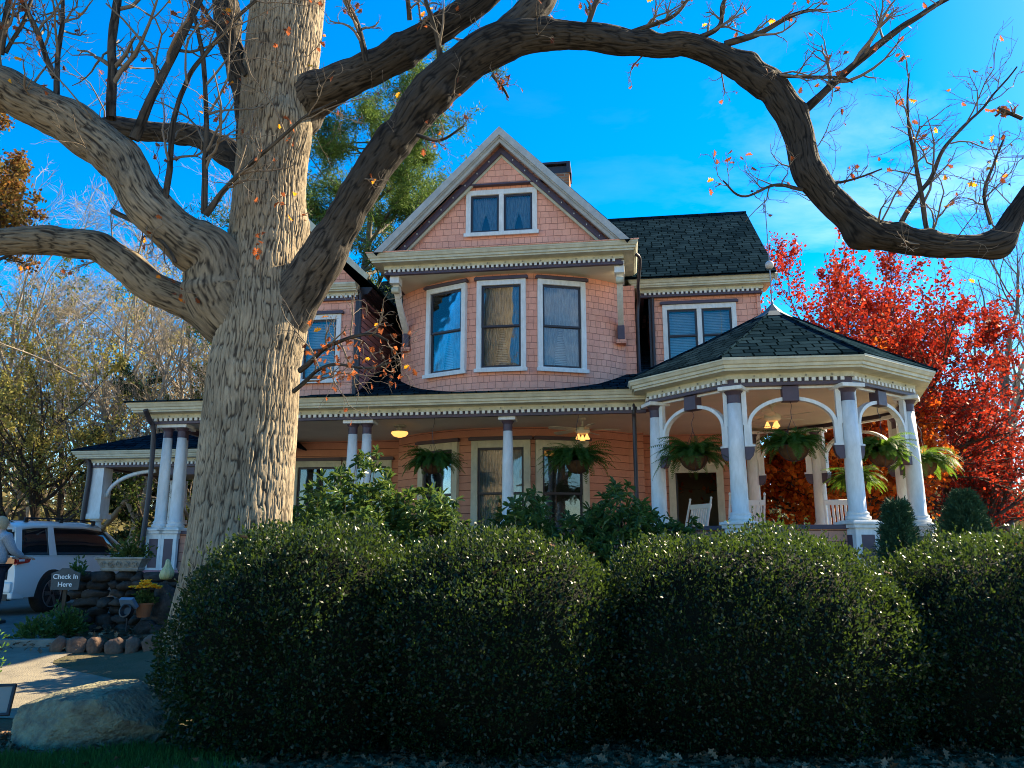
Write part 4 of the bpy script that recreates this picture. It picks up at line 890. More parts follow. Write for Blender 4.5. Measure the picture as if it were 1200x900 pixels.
# the drooping cluster with dead leaves in front of the porch roof
for k in (20, 21):
    P, r = limbs['s%d' % k]; m = 46; i = rng.integers(int(len(P)*.35), len(P), m); c = P[i]+rng.normal(0, .10, (m, 3))*[1, .5, .8]+[0, 0, -.05]
    leaves(mb, c, .07, .055, rng, axis=np.array([0, 0, -.8]), axis_j=.6, kind='oak')
mb.build('leaves', mlf, oak); mg_.build('golden_leaves', mlf2, oak)

# ------------------------------------------------------------------ clipped boxwoods
mbx = mat('boxwood_leaf', (.004, .0125, .007), (.011, .028, .009), .38, scale=2.5, island=.6, spec=.22, transl=.13, tcol=(.15, .25, .03), hue=.35)
mst = mat('shrub_stem', (.06, .045, .03), (.10, .075, .05), .9, scale=9)
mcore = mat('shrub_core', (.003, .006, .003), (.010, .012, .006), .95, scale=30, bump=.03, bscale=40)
def boxwood(cx, cy, rx, ry, h, n, seed, label, pw=2.2, leaf=.034):
    rng = np.random.default_rng(seed); z0 = float(gz(cx, cy)); root = empty('boxwood_bush', (cx, cy, z0), 0, label, 'bush', 'clipped boxwoods in a row')
    d = norm(rng.normal(0, 1, (n*2, 3))); d = d[(d[:, 2] > -.75)]
    # keep more on the side that can be seen
    d = d[(d[:, 1] < .45) | (rng.random(len(d)) < .4)][:n]
    def surf(d):
        q = (np.abs(d[:, 0])**pw + np.abs(d[:, 1])**pw + np.abs(d[:, 2])**pw)**(-1/pw)
        p = d*q[:, None]; return p
    p = surf(d); l = lump(p*1.0+[cx, cy, 0], seed, 2.2)*.36+lump(p*1.0, seed+1, 6.5)*.26+lump(p*1.0, seed+2, 15)*.16
    dep = rng.random(len(d))**1.7*.20
    sc = (1+l-dep)[:, None]
    P = p*sc*[rx, ry, h*.62]+[0, 0, h*.40]
    P = P+rng.normal(0, .012, P.shape)
    hole = (lump(P*1.0, seed+7, 11.0) > .21) & (dep < .13); P = P[~hole]; d = d[~hole]; dep = dep[~hole]
    N = norm(d/np.array([rx, ry, h*.5]))
    mb = MB(); leaves(mb, P, leaf*(1.0), leaf*.55, rng, axis=N*.7+[0, 0, .45], axis_j=.65, kind='quad', nrm=N, nj=.9)
    # little sprigs sticking out of the clipped face
    m = int(n*.014); k = rng.integers(0, len(P), m); k = k[dep[k] < .03]; m = len(k); base = P[k]
    D = norm(N[k]*.5+[0, 0, .9]+rng.normal(0, .25, (m, 3))); q = []
    hs_ = rng.uniform(.4, 1.7, (m, 1))
    for s in range(8): leaves(mb, base+D*(.014*s+.005)*hs_, leaf*.95, leaf*.5, rng, axis=D, axis_j=.55)
    mb.build('foliage', mbx, root)
    g = MB(); kk = rng.integers(0, len(P), 260); B_ = P[kk]; a_ = grow(rng, B_-N[kk]*.10, N[kk]+[0, 0, .5], rng.uniform(.12, .26, 260), np.full(260, .003), np.full(260, .0015), .2, .05, 5); g.tubes(*a_, 3, cap=False)
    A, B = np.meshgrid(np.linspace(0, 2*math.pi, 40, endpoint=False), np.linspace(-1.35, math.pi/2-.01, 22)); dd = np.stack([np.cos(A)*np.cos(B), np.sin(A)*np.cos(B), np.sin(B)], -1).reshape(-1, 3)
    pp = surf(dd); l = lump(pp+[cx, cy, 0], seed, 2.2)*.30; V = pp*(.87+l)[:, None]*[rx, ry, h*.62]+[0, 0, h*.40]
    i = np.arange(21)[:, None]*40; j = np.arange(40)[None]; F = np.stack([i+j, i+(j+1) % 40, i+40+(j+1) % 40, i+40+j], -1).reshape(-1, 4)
    g.add(V, F); g.build('twigs_and_dark_core', mcore, root, smooth=True)  # twigs plus a near-black hull standing in for the shade inside the bush
    return root
boxwood(-1.74, 6.95, 1.02, 1.03, 1.74, 52000, 31, 'leftmost clipped boxwood, round and dark, between the boulder and the oak trunk')
boxwood(-.14, 6.95, 1.10, 1.02, 1.68, 52000, 32, 'second clipped boxwood from the left, directly below the front gable')
boxwood(1.98, 7.0, 1.48, 1.05, 1.64, 62000, 33, 'widest clipped boxwood, second from the right, below the pavilion')
boxwood(4.40, 7.1, 1.45, 1.05, 1.56, 52000, 34, 'rightmost clipped boxwood, cut by the right edge of the photo')

# ------------------------------------------------------------------ rhododendrons
mrh = mat('rhododendron_leaf', (.03, .07, .018), (.06, .12, .03), .32, scale=2, island=.7, spec=.25, transl=.22, tcol=(.16, .24, .04), hue=.3)
def rhodo(cx, cy, rx, ry, h, n, seed, label, lean=0, z_off=0.0):
    rng = np.random.default_rng(seed); z0 = float(gz(cx, cy)); root = empty('rhododendron_bush', (cx, cy, z0), 0, label, 'bush', 'rhododendrons in front of the porch')
    d = norm(rng.normal(0, 1, (n, 3))*[1, 1, .9]); d[:, 2] = np.abs(d[:, 2])*1.0-.15; d = norm(d)
    rr = rng.uniform(.55, 1.08, n)**.6*(1+lump(d, seed, 2.6)*.8)
    P = d*rr[:, None]*[rx, ry, h]; P[:, 0] += lean*P[:, 2]; P = P[P[:, 2] > -.2]; n = len(P); d = d[:n]
    mb = MB(); ax = norm(d*[1, 1, .6]+[0, 0, .7])
    for k in range(10):
        s = norm(np.cross(ax, rng.normal(0, 1, (n, 3)))); A = norm(s+ax*rng.uniform(-.25, .55, (n, 1)))
        leaves(mb, P+rng.normal(0, .006, P.shape), .125, .036, rng, axis=A, axis_j=.12, kind='fold', nrm=ax, nj=.25)
    mb.build('foliage', mrh, root)
    st = MB(); m = min(150, n); i = rng.integers(0, n, m); t = np.linspace(0, 1, 6)[None, :, None]; S = np.stack([rng.normal(0, .12, m), rng.normal(0, .12, m), np.full(m, -.2)], 1)
    Q = S[:, None]*(1-t)+P[i][:, None]*t+np.array([0, 0, -.2])*np.sin(t*math.pi)*.6+rng.normal(0, .02, (m, 6, 3)); st.tubes(Q, np.broadcast_to(np.linspace(.014, .004, 6), (m, 6)), 4, cap=False)
    st.build('stems', mst, root)
    return root
rhodo(-2.0, 10.6, .92, .8, 1.94, 1300, 41, 'tall sunlit rhododendron rising in front of the paired porch columns')
rhodo(-2.95, 11.2, .85, .7, 1.65, 800, 46, 'dark round rhododendron close to the oak trunk')
rhodo(-.95, 11.0, 1.0, .75, 1.55, 1100, 42, 'low dark rhododendron under the hanging fern on the left of the porch')
rhodo(.25, 11.0, 1.05, .8, 1.56, 1200, 43, 'dark rhododendron in front of the single middle porch column')
rhodo(1.45, 10.8, 1.05, .8, 1.66, 1300, 44, 'broad dark rhododendron below the right hanging fern of the main porch')
rhodo(2.35, 10.6, .55, .6, 1.25, 520, 45, 'small rhododendron at the left foot of the pavilion')

# junipers in front of the pavilion
mju = mat('juniper_foliage', (.02, .055, .03), (.05, .10, .045), .7, scale=5, island=.6, hue=.3)
def juniper(cx, cy, r, h, n, seed, label):
    rng = np.random.default_rng(seed); z0 = float(gz(cx, cy)); root = empty('young_juniper', (cx, cy, z0), 0, label, 'shrub', 'young junipers by the pavilion')
    t = rng.random(n)**.8; a = rng.uniform(0, 2*math.pi, n); rad = r*(1.02-t)**.85*(.30+.75*rng.random(n))*(1+.35*np.sin(a*3+t*9)+.25*np.sin(a*7+t*23)); P = np.stack([rad*np.cos(a), rad*np.sin(a), t*h*.97], 1)
    D = norm(np.stack([np.cos(a), np.sin(a), rng.uniform(.3, 1.8, n)], 1)); mb = MB()
    for k in range(9): leaves(mb, P+D*(k*.017), .05, .011, rng, axis=D, axis_j=.45)
    mb.build('foliage', mju, root); s = MB(); s.tubes([[0, 0, -.1], [0, .01, h*.5], [0, 0, h*.9]], [.03, .02, .006], 6); s.build('stem', mst, root)
    return root
juniper(4.45, 9.3, .36, 1.95, 5000, 51, 'narrow pointed juniper in front of the pavilion post, between two hanging ferns')
juniper(6.2, 11.0, .62, 1.60, 6500, 52, 'wide blue-green juniper at the right of the pavilion')
juniper(5.55, 10.2, .35, 1.15, 3000, 53, 'smallest juniper, low between the two taller ones')

# ------------------------------------------------------------------ generic background trees
def bgtree(name, x, y, h, r, seed, label, group, leafn=0, leafm=None, lsz=.09, first=(9, 5, 4), tm=None, lean=(0, 0), spread=(.35, .8), cr=.35, t0=.25, up=.05, cat='tree', trunks=1, leaf_t=1.0, wob=.09, lratio=(.35,.6), minr=.006, kind='quad', lw=.7):
    rng = np.random.default_rng(seed); z0 = float(gz(x, y)); root = empty(name, (x, y, z0), 0, label, cat, group)
    S = np.zeros((trunks, 3)); S[:, 0] = rng.normal(0, .15*(trunks > 1), trunks); S[:, 2] = -.2
    D = np.tile([lean[0], lean[1], 1.], (trunks, 1)) + rng.normal(0, .22*(trunks > 1), (trunks, 3))*[1, 1, 0]
    a = grow(rng, S, D, np.full(trunks, h), np.full(trunks, r), np.full(trunks, r*.12), wob, .02, 12)
    b = spawn(rng, *a, first[0], t=(t0, 1), ang=spread, ln=lratio, wob=.13, up=up, rr=.6, rend=.25, K=8, rmin=minr*2)
    c = spawn(rng, *b, first[1], t=(.15, 1), ang=(.35, .95), ln=(.35, .6), wob=.16, up=up, rr=.6, rend=.3, K=6, rmin=minr*1.2)
    d = spawn(rng, *c, first[2], t=(.15, 1), ang=(.35, 1.), ln=(.4, .7), wob=.2, up=up*.6, rr=.6, rend=.5, K=5, rmin=minr*.8)
    t = MB(); t.tubes(*a, 12, cap=False); t.build('trunk', tm or mtrk, root, smooth=True)
    t = MB(); t.tubes(*b, 7, cap=False); t.tubes(*c, 5, cap=False); t.tubes(*d, 3, cap=False)
    if leafn == 0:
        e = spawn(rng, *d, 2, t=(.2, 1), ang=(.35, .9), ln=(.4, .8), wob=.2, up=.03, rr=.7, K=4, rmin=minr*.6); t.tubes(*e, 3, cap=False)
    t.build('branches', tm or mtrk, root, smooth=True)
    if leafn:
        l = MB(); n1_ = int(leafn*.75); p = np.vstack([along(rng, d[0], n1_), along(rng, c[0], leafn-n1_)]); p = p+rng.normal(0, lsz*.6, p.shape)
        leaves(l, p, lsz, lsz*lw, rng, kind=kind); l.build('crown', leafm, root)
    return root
mtrk = mat('grey_bark', (.10, .085, .07), (.17, .15, .12), .95, scale=5, stretch=(4, 4, 1))
mtrkd = mat('dark_bark', (.045, .035, .03), (.08, .065, .05), .95, scale=5)
mpale = mat('pale_twig_bark', (.38, .31, .23), (.24, .20, .15), .95, scale=5)
mred = mat('red_maple_leaf', (.27, .014, .014), (.42, .05, .014), .55, scale=.6, island=.6, transl=.42, hue=.4)
myg = mat('yellow_green_leaf', (.22, .22, .05), (.42, .34, .10), .6, scale=.5, island=.6, transl=.45, hue=.4)
mgr = mat('olive_green_leaf', (.05, .09, .02), (.13, .15, .035), .6, scale=.5, island=.6, transl=.4, hue=.4)
mdg = mat('dark_evergreen_leaf', (.015, .04, .018), (.035, .07, .03), .6, scale=.6, island=.6, transl=.15, hue=.3)
mor = mat('rusty_leaf', (.20, .06, .02), (.16, .14, .03), .6, scale=.9, island=.6, transl=.45, hue=.4)
mpn = mat('pine_needle', (.07, .13, .03), (.14, .20, .04), .6, scale=.5, island=.6, transl=.3, hue=.3)
bgtree('red_maple', 8.7, 20.5, 5.9, .18, 61, 'scarlet red maple spreading beside the pavilion roof', None, 50000, mred, .085, first=(15, 8, 7), tm=mtrkd, lean=(.05, 0), spread=(.45, 1.05), t0=.10, up=.07, trunks=3, lratio=(.5, .78), kind='quad', lw=.85)
bgtree('red_maple', 7.6, 18.6, 3.5, .15, 62, 'orange and red maple seen through the arches of the pavilion', None, 42000, mat('orange_maple_leaf', (.55, .06, .012), (.62, .20, .02), .55, scale=.8, island=.6, transl=.55, hue=.35), .11, first=(15, 8, 6), tm=mtrkd, spread=(.6, 1.3), t0=.08, up=.03, trunks=3, lratio=(.5, .8), lw=.85)
bgtree('red_maple', 12.6, 22.5, 3.8, .15, 63, 'smaller red maple at the right edge, right of the pavilion', None, 17000, mred, .085, first=(13, 7, 6), tm=mtrkd, spread=(.5, 1.1), t0=.08, up=.04, trunks=3, lratio=(.5, .75), lw=.85)
bgtree('bare_tree', 16.5, 27, 11, .2, 64, 'tall bare tree at the right edge behind the red maples', None, 0, None, first=(12, 6, 5), t0=.2, spread=(.3, .8), up=.08)
bgtree('bare_tree', 21, 34, 12, .2, 65, 'distant bare grey tree low at the right edge', None, 0, None, first=(12, 6, 4), t0=.15, spread=(.3, .8), up=.08, tm=mpale)
bgtree('pine_tree', -4.4, 22, 13.2, .24, 66, 'tall green pine showing between the oak trunk and the gable', None, 130000, mpn, .15, first=(34, 7, 5), t0=.35, spread=(.9, 1.5), up=.05, lratio=(.20, .40), lw=.16)
bgtree('oak_tree', -14.4, 21, 12.4, .22, 67, 'rust and green leaved tree high in the upper left corner', None, 8000, mor, .10, first=(14, 7, 5), t0=.72, spread=(.5, 1.1), lratio=(.12, .2), tm=mtrkd)
# the wood to the left of the house
woods = [(-9.2, 26, 9.5, 'b'), (-13.0, 25, 10.5, 'b'), (-17.5, 27, 11, 'b'), (-11.2, 30, 11, 'b'), (-16, 31, 11, 'y'), (-7.4, 29, 9.5, 'b'), (-20, 33, 12, 'g'), (-13.4, 22.5, 6.2, 'y'), (-10.2, 23.5, 5.5, 'g'), (-8.6, 22.8, 7.0, 'p'), (-7.2, 24.5, 7.5, 'b'), (-11.5, 24, 8, 'b'), (-16.6, 23.5, 6.5, 'y'), (-7.0, 34, 10, 'g'),
         (-24, 30, 11, 'b'), (-13.6, 36, 12, 'y'), (-11.8, 27, 6.6, 'e'), (-26, 38, 12, 'y'), (-9.0, 36, 11, 'b'), (-15, 26.5, 8.5, 'y'), (-19, 28, 9, 'b'), (-12.4, 33, 10.5, 'y'), (-18, 24, 8.5, 'b'), (-10, 32, 9, 'y'), (-22, 36, 12, 'b')]
W_ = {'b': ('bare_tree', 'bare grey tree with tangled branches in the wood left of the house', 'bare trees in the wood'), 'g': ('leafy_tree', 'olive green tree in the wood left of the house', 'green trees in the wood'),
      'y': ('leafy_tree', 'thin yellow-green tree in the wood left of the house', 'yellowing trees in the wood'), 'e': ('evergreen_tree', 'dark evergreen among the yellow trees behind the carport', None), 'p': ('bare_tree', 'pale golden bushy bare tree above the end of the porch roof', None)}
for k, (x, y, h, t) in enumerate(woods):
    nm, lb, gp = W_[t]
    if t == 'b': bgtree(nm, x, y, h, .16, 100+k, lb, gp, 0, None, first=(17, 8, 5), t0=.08, spread=(.3, .9), up=.07, minr=.008, tm=mpale)
    if t == 'p': bgtree(nm, x, y, h, .10, 100+k, lb, gp, 0, None, first=(14, 6, 5), t0=.15, spread=(.4, 1.), up=.05, tm=mpale, trunks=2, minr=.007)
    if t == 'g': bgtree(nm, x, y, h, .17, 100+k, lb, gp, 13000, mgr, .10, first=(13, 6, 5), t0=.12, spread=(.5, 1.1), tm=mtrkd)
    if t == 'y': bgtree(nm, x, y, h, .14, 100+k, lb, gp, 10000, myg, .085, first=(14, 6, 5), t0=.1, spread=(.45, 1.1), tm=mtrkd)
    if t == 'e': bgtree(nm, x, y, h, .14, 100+k, lb, gp, 30000, mdg, .12, first=(18, 6, 5), t0=.1, spread=(.8, 1.3), tm=mtrkd, lratio=(.2, .4), lw=.5)
# far scrub so the horizon is closed by vegetation
rng = np.random.default_rng(77); mb = MB(); n = 150000
X_ = rng.uniform(-110, 110, n); Y_ = rng.uniform(40, 75, n); Hh = 1.2+3.2*VN(8)(X_*.18+60, Y_*.12+9)+2.0*VN(9)(X_*.6+90, Y_*.3); P = np.stack([X_, Y_, gz(X_, Y_)+Hh*rng.random(n)**.7], 1)
leaves(mb, P, .38, .26, rng); tag(mb.build('distant_scrub', mat('distant_scrub_leaf', (.07, .075, .03), (.16, .13, .06), .8, scale=.15, island=.5, transl=.3, hue=.3), None), 'distant low scrub and brush closing the horizon', 'scrub', kind='stuff')

# ------------------------------------------------------------------ hanging ferns
mfern = mat('fern_frond', (.016, .055, .014), (.045, .11, .022), .5, scale=6, island=.6, transl=.3, tcol=(.22, .40, .04), hue=.3)
mcoir = mat('coir_basket', (.085, .042, .02), (.14, .075, .038), .95, scale=14, bump=.012, bscale=60)
def frondset(mb, rng, c, n, L0, spread=1.0, lift=.9):
    for k in range(int(n*2.0)):
        a = rng.uniform(0, 2*math.pi); L = L0*1.2*rng.uniform(.45, 1.1); e = rng.uniform(.22, 1.5); K = 24
        t = np.linspace(0, 1, K); d = np.array([math.cos(a), math.sin(a)])
        ang = e - t*(max(e, 0)*.9+rng.uniform(.4, 1.6))
        st = L/(K-1); h = np.concatenate([[0], np.cumsum(np.cos(ang[:-1])*st)])*spread; v = np.concatenate([[0], np.cumsum(np.sin(ang[:-1])*st)])
        P = np.stack([c[0]+d[0]*(.04+h), c[1]+d[1]*(.04+h), c[2]+v], 1); T = norm(np.gradient(P, axis=0)); side = np.array([-d[1], d[0], rng.uniform(-.5, .5)]); side = norm(side)
        w = .05*np.sin(np.pi*np.clip(t*.93+.05, 0, 1))**.6+.004
        for sg in (-1, 1):
            A = P+side*0; tip = P+side*sg*w[:, None]+T*w[:, None]*.45-np.array([0, 0, .006]); q = T*.008
            V = np.stack([A-q, A+q, tip+q*.6, tip-q*.6], 1)[1:]; m = len(V); mb.add(V.reshape(-1, 3), np.arange(m*4).reshape(m, 4))
        mb.tubes(P, np.linspace(.003, .001, K), 3, cap=False)
def fern(lx, ly, zb, hook, r, seed, label, n=70, L=.5):
    """lx, ly in the house frame; zb = rim height of the basket; hook = height it hangs from"""
    rng = np.random.default_rng(seed); p = HW(lx, ly, 0); root = empty('hanging_fern', (p[0], p[1], zb), rng.uniform(0, 6), label, 'hanging plant', 'ferns hanging round the porch')
    mb = MB(); mb.lathe([(.01, -r*.92)]+[(r*math.sin(t), -r*.92*math.cos(t)) for t in np.linspace(.25, math.pi/2, 9)]+[(r*1.02, .02), (r*.93, .02), (r*.9, -.02), (.01, -.02)], 26)
    mb.build('basket', mcoir, root, smooth=True)
    w = MB()
    for k in range(8):
        a = k*math.pi/4; T = np.linspace(.1, math.pi/2, 9); w.tubes(np.stack([1.02*r*np.sin(T)*math.cos(a), 1.02*r*np.sin(T)*math.sin(a), -r*.94*np.cos(T)], 1), np.full(9, .004), 4)
    T = np.linspace(0, 2*math.pi, 25); w.tubes(np.stack([1.03*r*np.cos(T), 1.03*r*np.sin(T), T*0+.02], 1), np.full(25, .006), 5)
    hh = hook-zb; hc = min(.42, hh*.8)
    for k in range(4):
        a = k*math.pi/2+.4; w.tubes([[r*math.cos(a), r*math.sin(a), .02], [0, 0, hc]], [.003, .003], 4)
    P = catmull([(0, 0, hc), (.01, 0, hc+.4*(hh-hc)), (-.03, 0, hc+.75*(hh-hc)), (0, 0, hh)], 14); w.tubes(P, np.full(14, .005), 5)
    w.build('wire_hanger', M['dark'], root)
    f = MB(); frondset(f, rng, (0, 0, .02), n, L); f.build('fronds', mfern, root)
    return root
fern(2.94, -1.10, 2.90, 3.63, .20, 1, 'dark fern with long drooping fronds in the leftmost arch of the pavilion', 85, .58)
fern(4.29, -1.66, 2.97, 3.63, .215, 2, 'fern in a bare round coir basket in the middle front arch of the pavilion', 70, .46)
fern(5.66, -1.10, 2.92, 3.63, .20, 3, 'bright green fern in the right front arch of the pavilion', 70, .46)
fern(6.72, .35, 2.90, 3.63, .19, 4, 'yellow-green sunlit fern outside the rightmost pavilion post', 70, .50)
fern(6.05, 1.85, 2.76, 3.63, .19, 5, 'shaded fern in the rear arch of the pavilion, seen between two front posts', 65, .50)
fern(-1.45, .25, 3.02, 3.9, .19, 6, 'dense dark fern hanging in front of the left porch window', 90, .50)
fern(1.12, -.02, 2.98, 3.9, .20, 7, 'wide dark fern hanging in front of the right porch window', 100, .58)

# ------------------------------------------------------------------ rocking chairs
mch = mat('white_chair_paint', (.78, .76, .68), (.70, .68, .60), .45, scale=5)
def rocking_chair():
    r = empty('rocking_chair', (0, 0, 0), 0, 'x', 'chair', 'white rocking chairs in the pavilion')
    Rx = Matrix.Translation((0, .25, .42)) @ Matrix.Rotation(R(-14), 4, 'X')     # seat back leans to +Y
    mb = MB()
    for s in (-1, 1): mb.tubes(np.array([[s*.27, .25, .40], [s*.27, .31, .8], [s*.27, .41, 1.17]]), [.02, .02, .016], 8); mb.lathe([(.004, 0), (.02, .015), (.022, .035), (.004, .055)], 10, (s*.27, .412, 1.165))
    mb.box(-.26, .26, -.014, .014, .62, .70, Rx); mb.box(-.26, .26, -.014, .014, .10, .15, Rx)
    bk = mb.build('backrest', mch, r); sl = MB()
    for k in range(8): x = -.21+k*.06; sl.box(x-.018, x+.018, -.008, .008, .15, .62, Rx)
    sl.build('slats', mch, bk)
    mb = MB()
    for k in range(7): mb.box(-.27, .27, -.24+k*.07, -.18+k*.07, .41, .428)
    mb.build('seat', mch, r)
    for s in (-1, 1):
        mb = MB(); mb.tubes([[s*.26, -.22, .09], [s*.26, -.22, .66]], [.022, .02], 8); mb.tubes([[s*.26, .24, .07], [s*.26, .25, .42]], [.022, .02], 8); mb.build('leg', mch, r)
        mb = MB(); mb.box(s*.27-.045, s*.27+.045, -.30, .28, .662, .684); mb.build('armrest', mch, r)
        T = np.linspace(-.62, .62, 15); mb = MB(); mb.tubes(np.stack([np.full(15, s*.26), T*.9, .02+.12*(T/.62)**2*.9], 1), np.full(15, .02), 6); mb.build('rocker', mch, r)
    return r
c0 = rocking_chair()
for i, (lx, ly, rz, lb) in enumerate([(3.72, -.10, 8, 'white rocking chair with its slatted back to the camera, behind the middle arch'), (2.82, .30, 125, 'white rocking chair seen side on, beside the open door'), (5.35, -.05, -20, 'white rocking chair behind the right front post of the pavilion')]):
    o = c0 if i == 0 else copy_tree(c0)
    p = HW(lx, ly, FZ+.003); o.location = p; o.rotation_euler = (0, 0, HR+math.pi+R(rz)); o['label'] = lb

# ------------------------------------------------------------------ ceiling fans and lamp
def ceiling_fan(lx, ly, zc, label, rz=0, lit=True):
    p = HW(lx, ly, 0); r = empty('ceiling_fan', (p[0], p[1], zc), rz, label, 'ceiling fan', 'ceiling fans over the porch')
    mb = MB(); mb.lathe([(.07, 0), (.07, -.03), (.02, -.05), (.02, -.14), (.06, -.15), (.13, -.18), (.14, -.25), (.10, -.29), (.03, -.30)], 24); mb.build('motor', M['ceil'], r, smooth=False)
    for k in range(5):
        Mx = Matrix.Rotation(k*2*math.pi/5, 4, 'Z') @ Matrix.Rotation(R(12), 4, 'X'); mb = MB(); mb.prism([(.16, -.05), (.30, -.065), (.66, -.07), (.70, -.03), (.70, .03), (.66, .07), (.30, .065), (.16, .05)], -.226, -.218, 'z', Mx); mb.build('blade', M['cream'], r)
    for k in range(3):
        a = k*2.1+.5; mb = MB(); mb.lathe([(.015, -.30), (.025, -.33), (.055, -.39), (.05, -.40), (.01, -.36)], 14, (.09*math.cos(a), .09*math.sin(a), 0)); mb.build('lamp_shade', M['lamp'], r, smooth=True)
    return r
ceiling_fan(4.36, .15, 3.93, 'ceiling fan with lit bulbs under the pavilion roof', .4)
ceiling_fan(1.15, 1.15, 3.93, 'ceiling fan with lit bulbs above the right hanging fern of the main porch', 1.0)
p = HW(-2.42, 1.5, 3.93); r = empty('ceiling_lamp', p, 0, 'lit amber ceiling lamp under the porch, right of the paired columns', 'lamp')
mb = MB(); mb.lathe([(.12, 0), (.12, -.03), (.05, -.05), (.05, -.09), (.15, -.11), (.16, -.13)], 24); mb.build('base', M['cream'], r)
mb = MB(); mb.lathe([(.158, -.131), (.165, -.16), (.12, -.21), (.04, -.235), (.004, -.237)], 24); mb.build('lamp_shade', M['lamp'], r, smooth=True)

# ------------------------------------------------------------------ white SUV
mcar = mat('white_pearl_car_paint', (.80, .79, .76), None, .22, spec=.5, coat=.8)
mblk = mat('black_plastic', (.012, .012, .014), None, .5)
mtyre = mat('tyre_rubber', (.015, .015, .016), (.03, .028, .025), .85, scale=20)
mrim = mat('alloy_rim', (.45, .46, .48), None, .28, metal=.9)
mcg = mat('dark_car_glass', (.012, .015, .018), None, .05, spec=.8)
mtail = mat('red_tail_lamp', (.55, .01, .01), None, .15, coat=1)
mint = mat('car_interior', (.02, .02, .022), (.04, .038, .035), .9)
CA = R(83); cpos = at(14, 722, 14.4); cz = float(gz(-8.6, 15.5))+.02
suv = empty('parked_suv', (cpos[0]+.0, cpos[1], cz), CA, 'white SUV with its tailgate raised, parked by the carport', 'car')
suv.scale = (.95, .95, .95)
# local frame: +X forward, +Y left; the right side is y=0, left side y=2.0, rear x=0
# body side: stations with (z, inset) rows, built as a loft along x
xs_ = np.array([-.02, .06, .25, .6, 1.0, 1.6, 2.3, 3.0, 3.6, 4.0, 4.4, 4.75, 4.98, 5.08])
def loft(rows, name, m, parent, smooth=True, close=True):
    V = np.array(rows); n, k, _ = V.shape; i = np.arange(n-1)[:, None]*k; j = np.arange(k)[None]; j2 = (j+1) % k
    F = np.stack([i+j, i+j2, i+k+j2, i+k+j], -1).reshape(-1, 4); mb = MB(); mb.add(V.reshape(-1, 3), [list(map(int, f)) for f in F]+[list(range(k))[::-1], [(n-1)*k+q for q in range(k)]])
    return mb.build(name, m, parent, smooth=smooth)
rows = []
for x in xs_:
    belt = 1.08-.03*(x > 3.4)-.10*max(0, (x-3.9))-.12*max(0, x-4.7)*2; fr = .06*max(0, x-3.9)+.22*max(0, x-4.75)+.10*max(0, .25-x)
    lo = .32+.06*max(0, x-4.6)+.12*max(0, .3-x)
    sec = [(fr+.03, lo), (fr+.0, .48), (fr-.0, .70), (fr+.02, .86), (fr+.05, .98), (fr+.07, belt), (fr+.14, belt+.015)]
    rows.append([(x, y, z) for y, z in sec]+[(x, 2.0-y, z) for y, z in reversed(sec)])
body = loft(rows, 'body', mcar, suv); body.data.polygons.foreach_set('use_smooth', np.array([len(p.vertices) == 4 for p in body.data.polygons]))
b_ = body.modifiers.new('edge', 'BEVEL'); b_.width = .012; b_.segments = 2; b_.limit_method = 'ANGLE'; b_.angle_limit = R(50)
# greenhouse: glass volume with painted pillars and roof
gh = []
for x, zt in ((.10, 1.62), (.35, 1.69), (1.0, 1.73), (2.0, 1.74), (2.7, 1.69), (3.2, 1.50), (3.72, 1.10)):
    gh.append([(x, .075, 1.07), (x, .13+.08*(zt-1.1)/.64*.9, zt-.12), (x, .26, zt-.005), (x, 1.0, zt+.02), (x, 1.74, zt-.005), (x, 1.87-.08*(zt-1.1)/.64*.9, zt-.12), (x, 1.925, 1.07)])
loft(gh, 'window_glass', mcg, suv)
rf = []
for x, zt in ((-.02, 1.66), (.10, 1.70), (.5, 1.745), (1.0, 1.765), (2.0, 1.775), (2.62, 1.735)):
    rf.append([(x, .17, zt-.13), (x, .20, zt-.06), (x, .30, zt+.005), (x, 1.0, zt+.03), (x, 1.70, zt+.005), (x, 1.80, zt-.06), (x, 1.83, zt-.13), (x, 1.0, zt-.06)])
loft(rf, 'roof', mcar, suv)
def pillar(x0, x1, w0, w1, side, name='pillar', top=1.68, slant=.0):
    mb = MB(); y0 = .062; y1 = .168
    P = [(x0, y0, 1.07), (x0+w0, y0, 1.07), (x1+w1, y1, top), (x1, y1, top)]
    if side: P = [(a, 2-b, c) for a, b, c in P]
    mb.slab(P if not side else P[::-1], .03); return mb.build(name, mcar, suv)
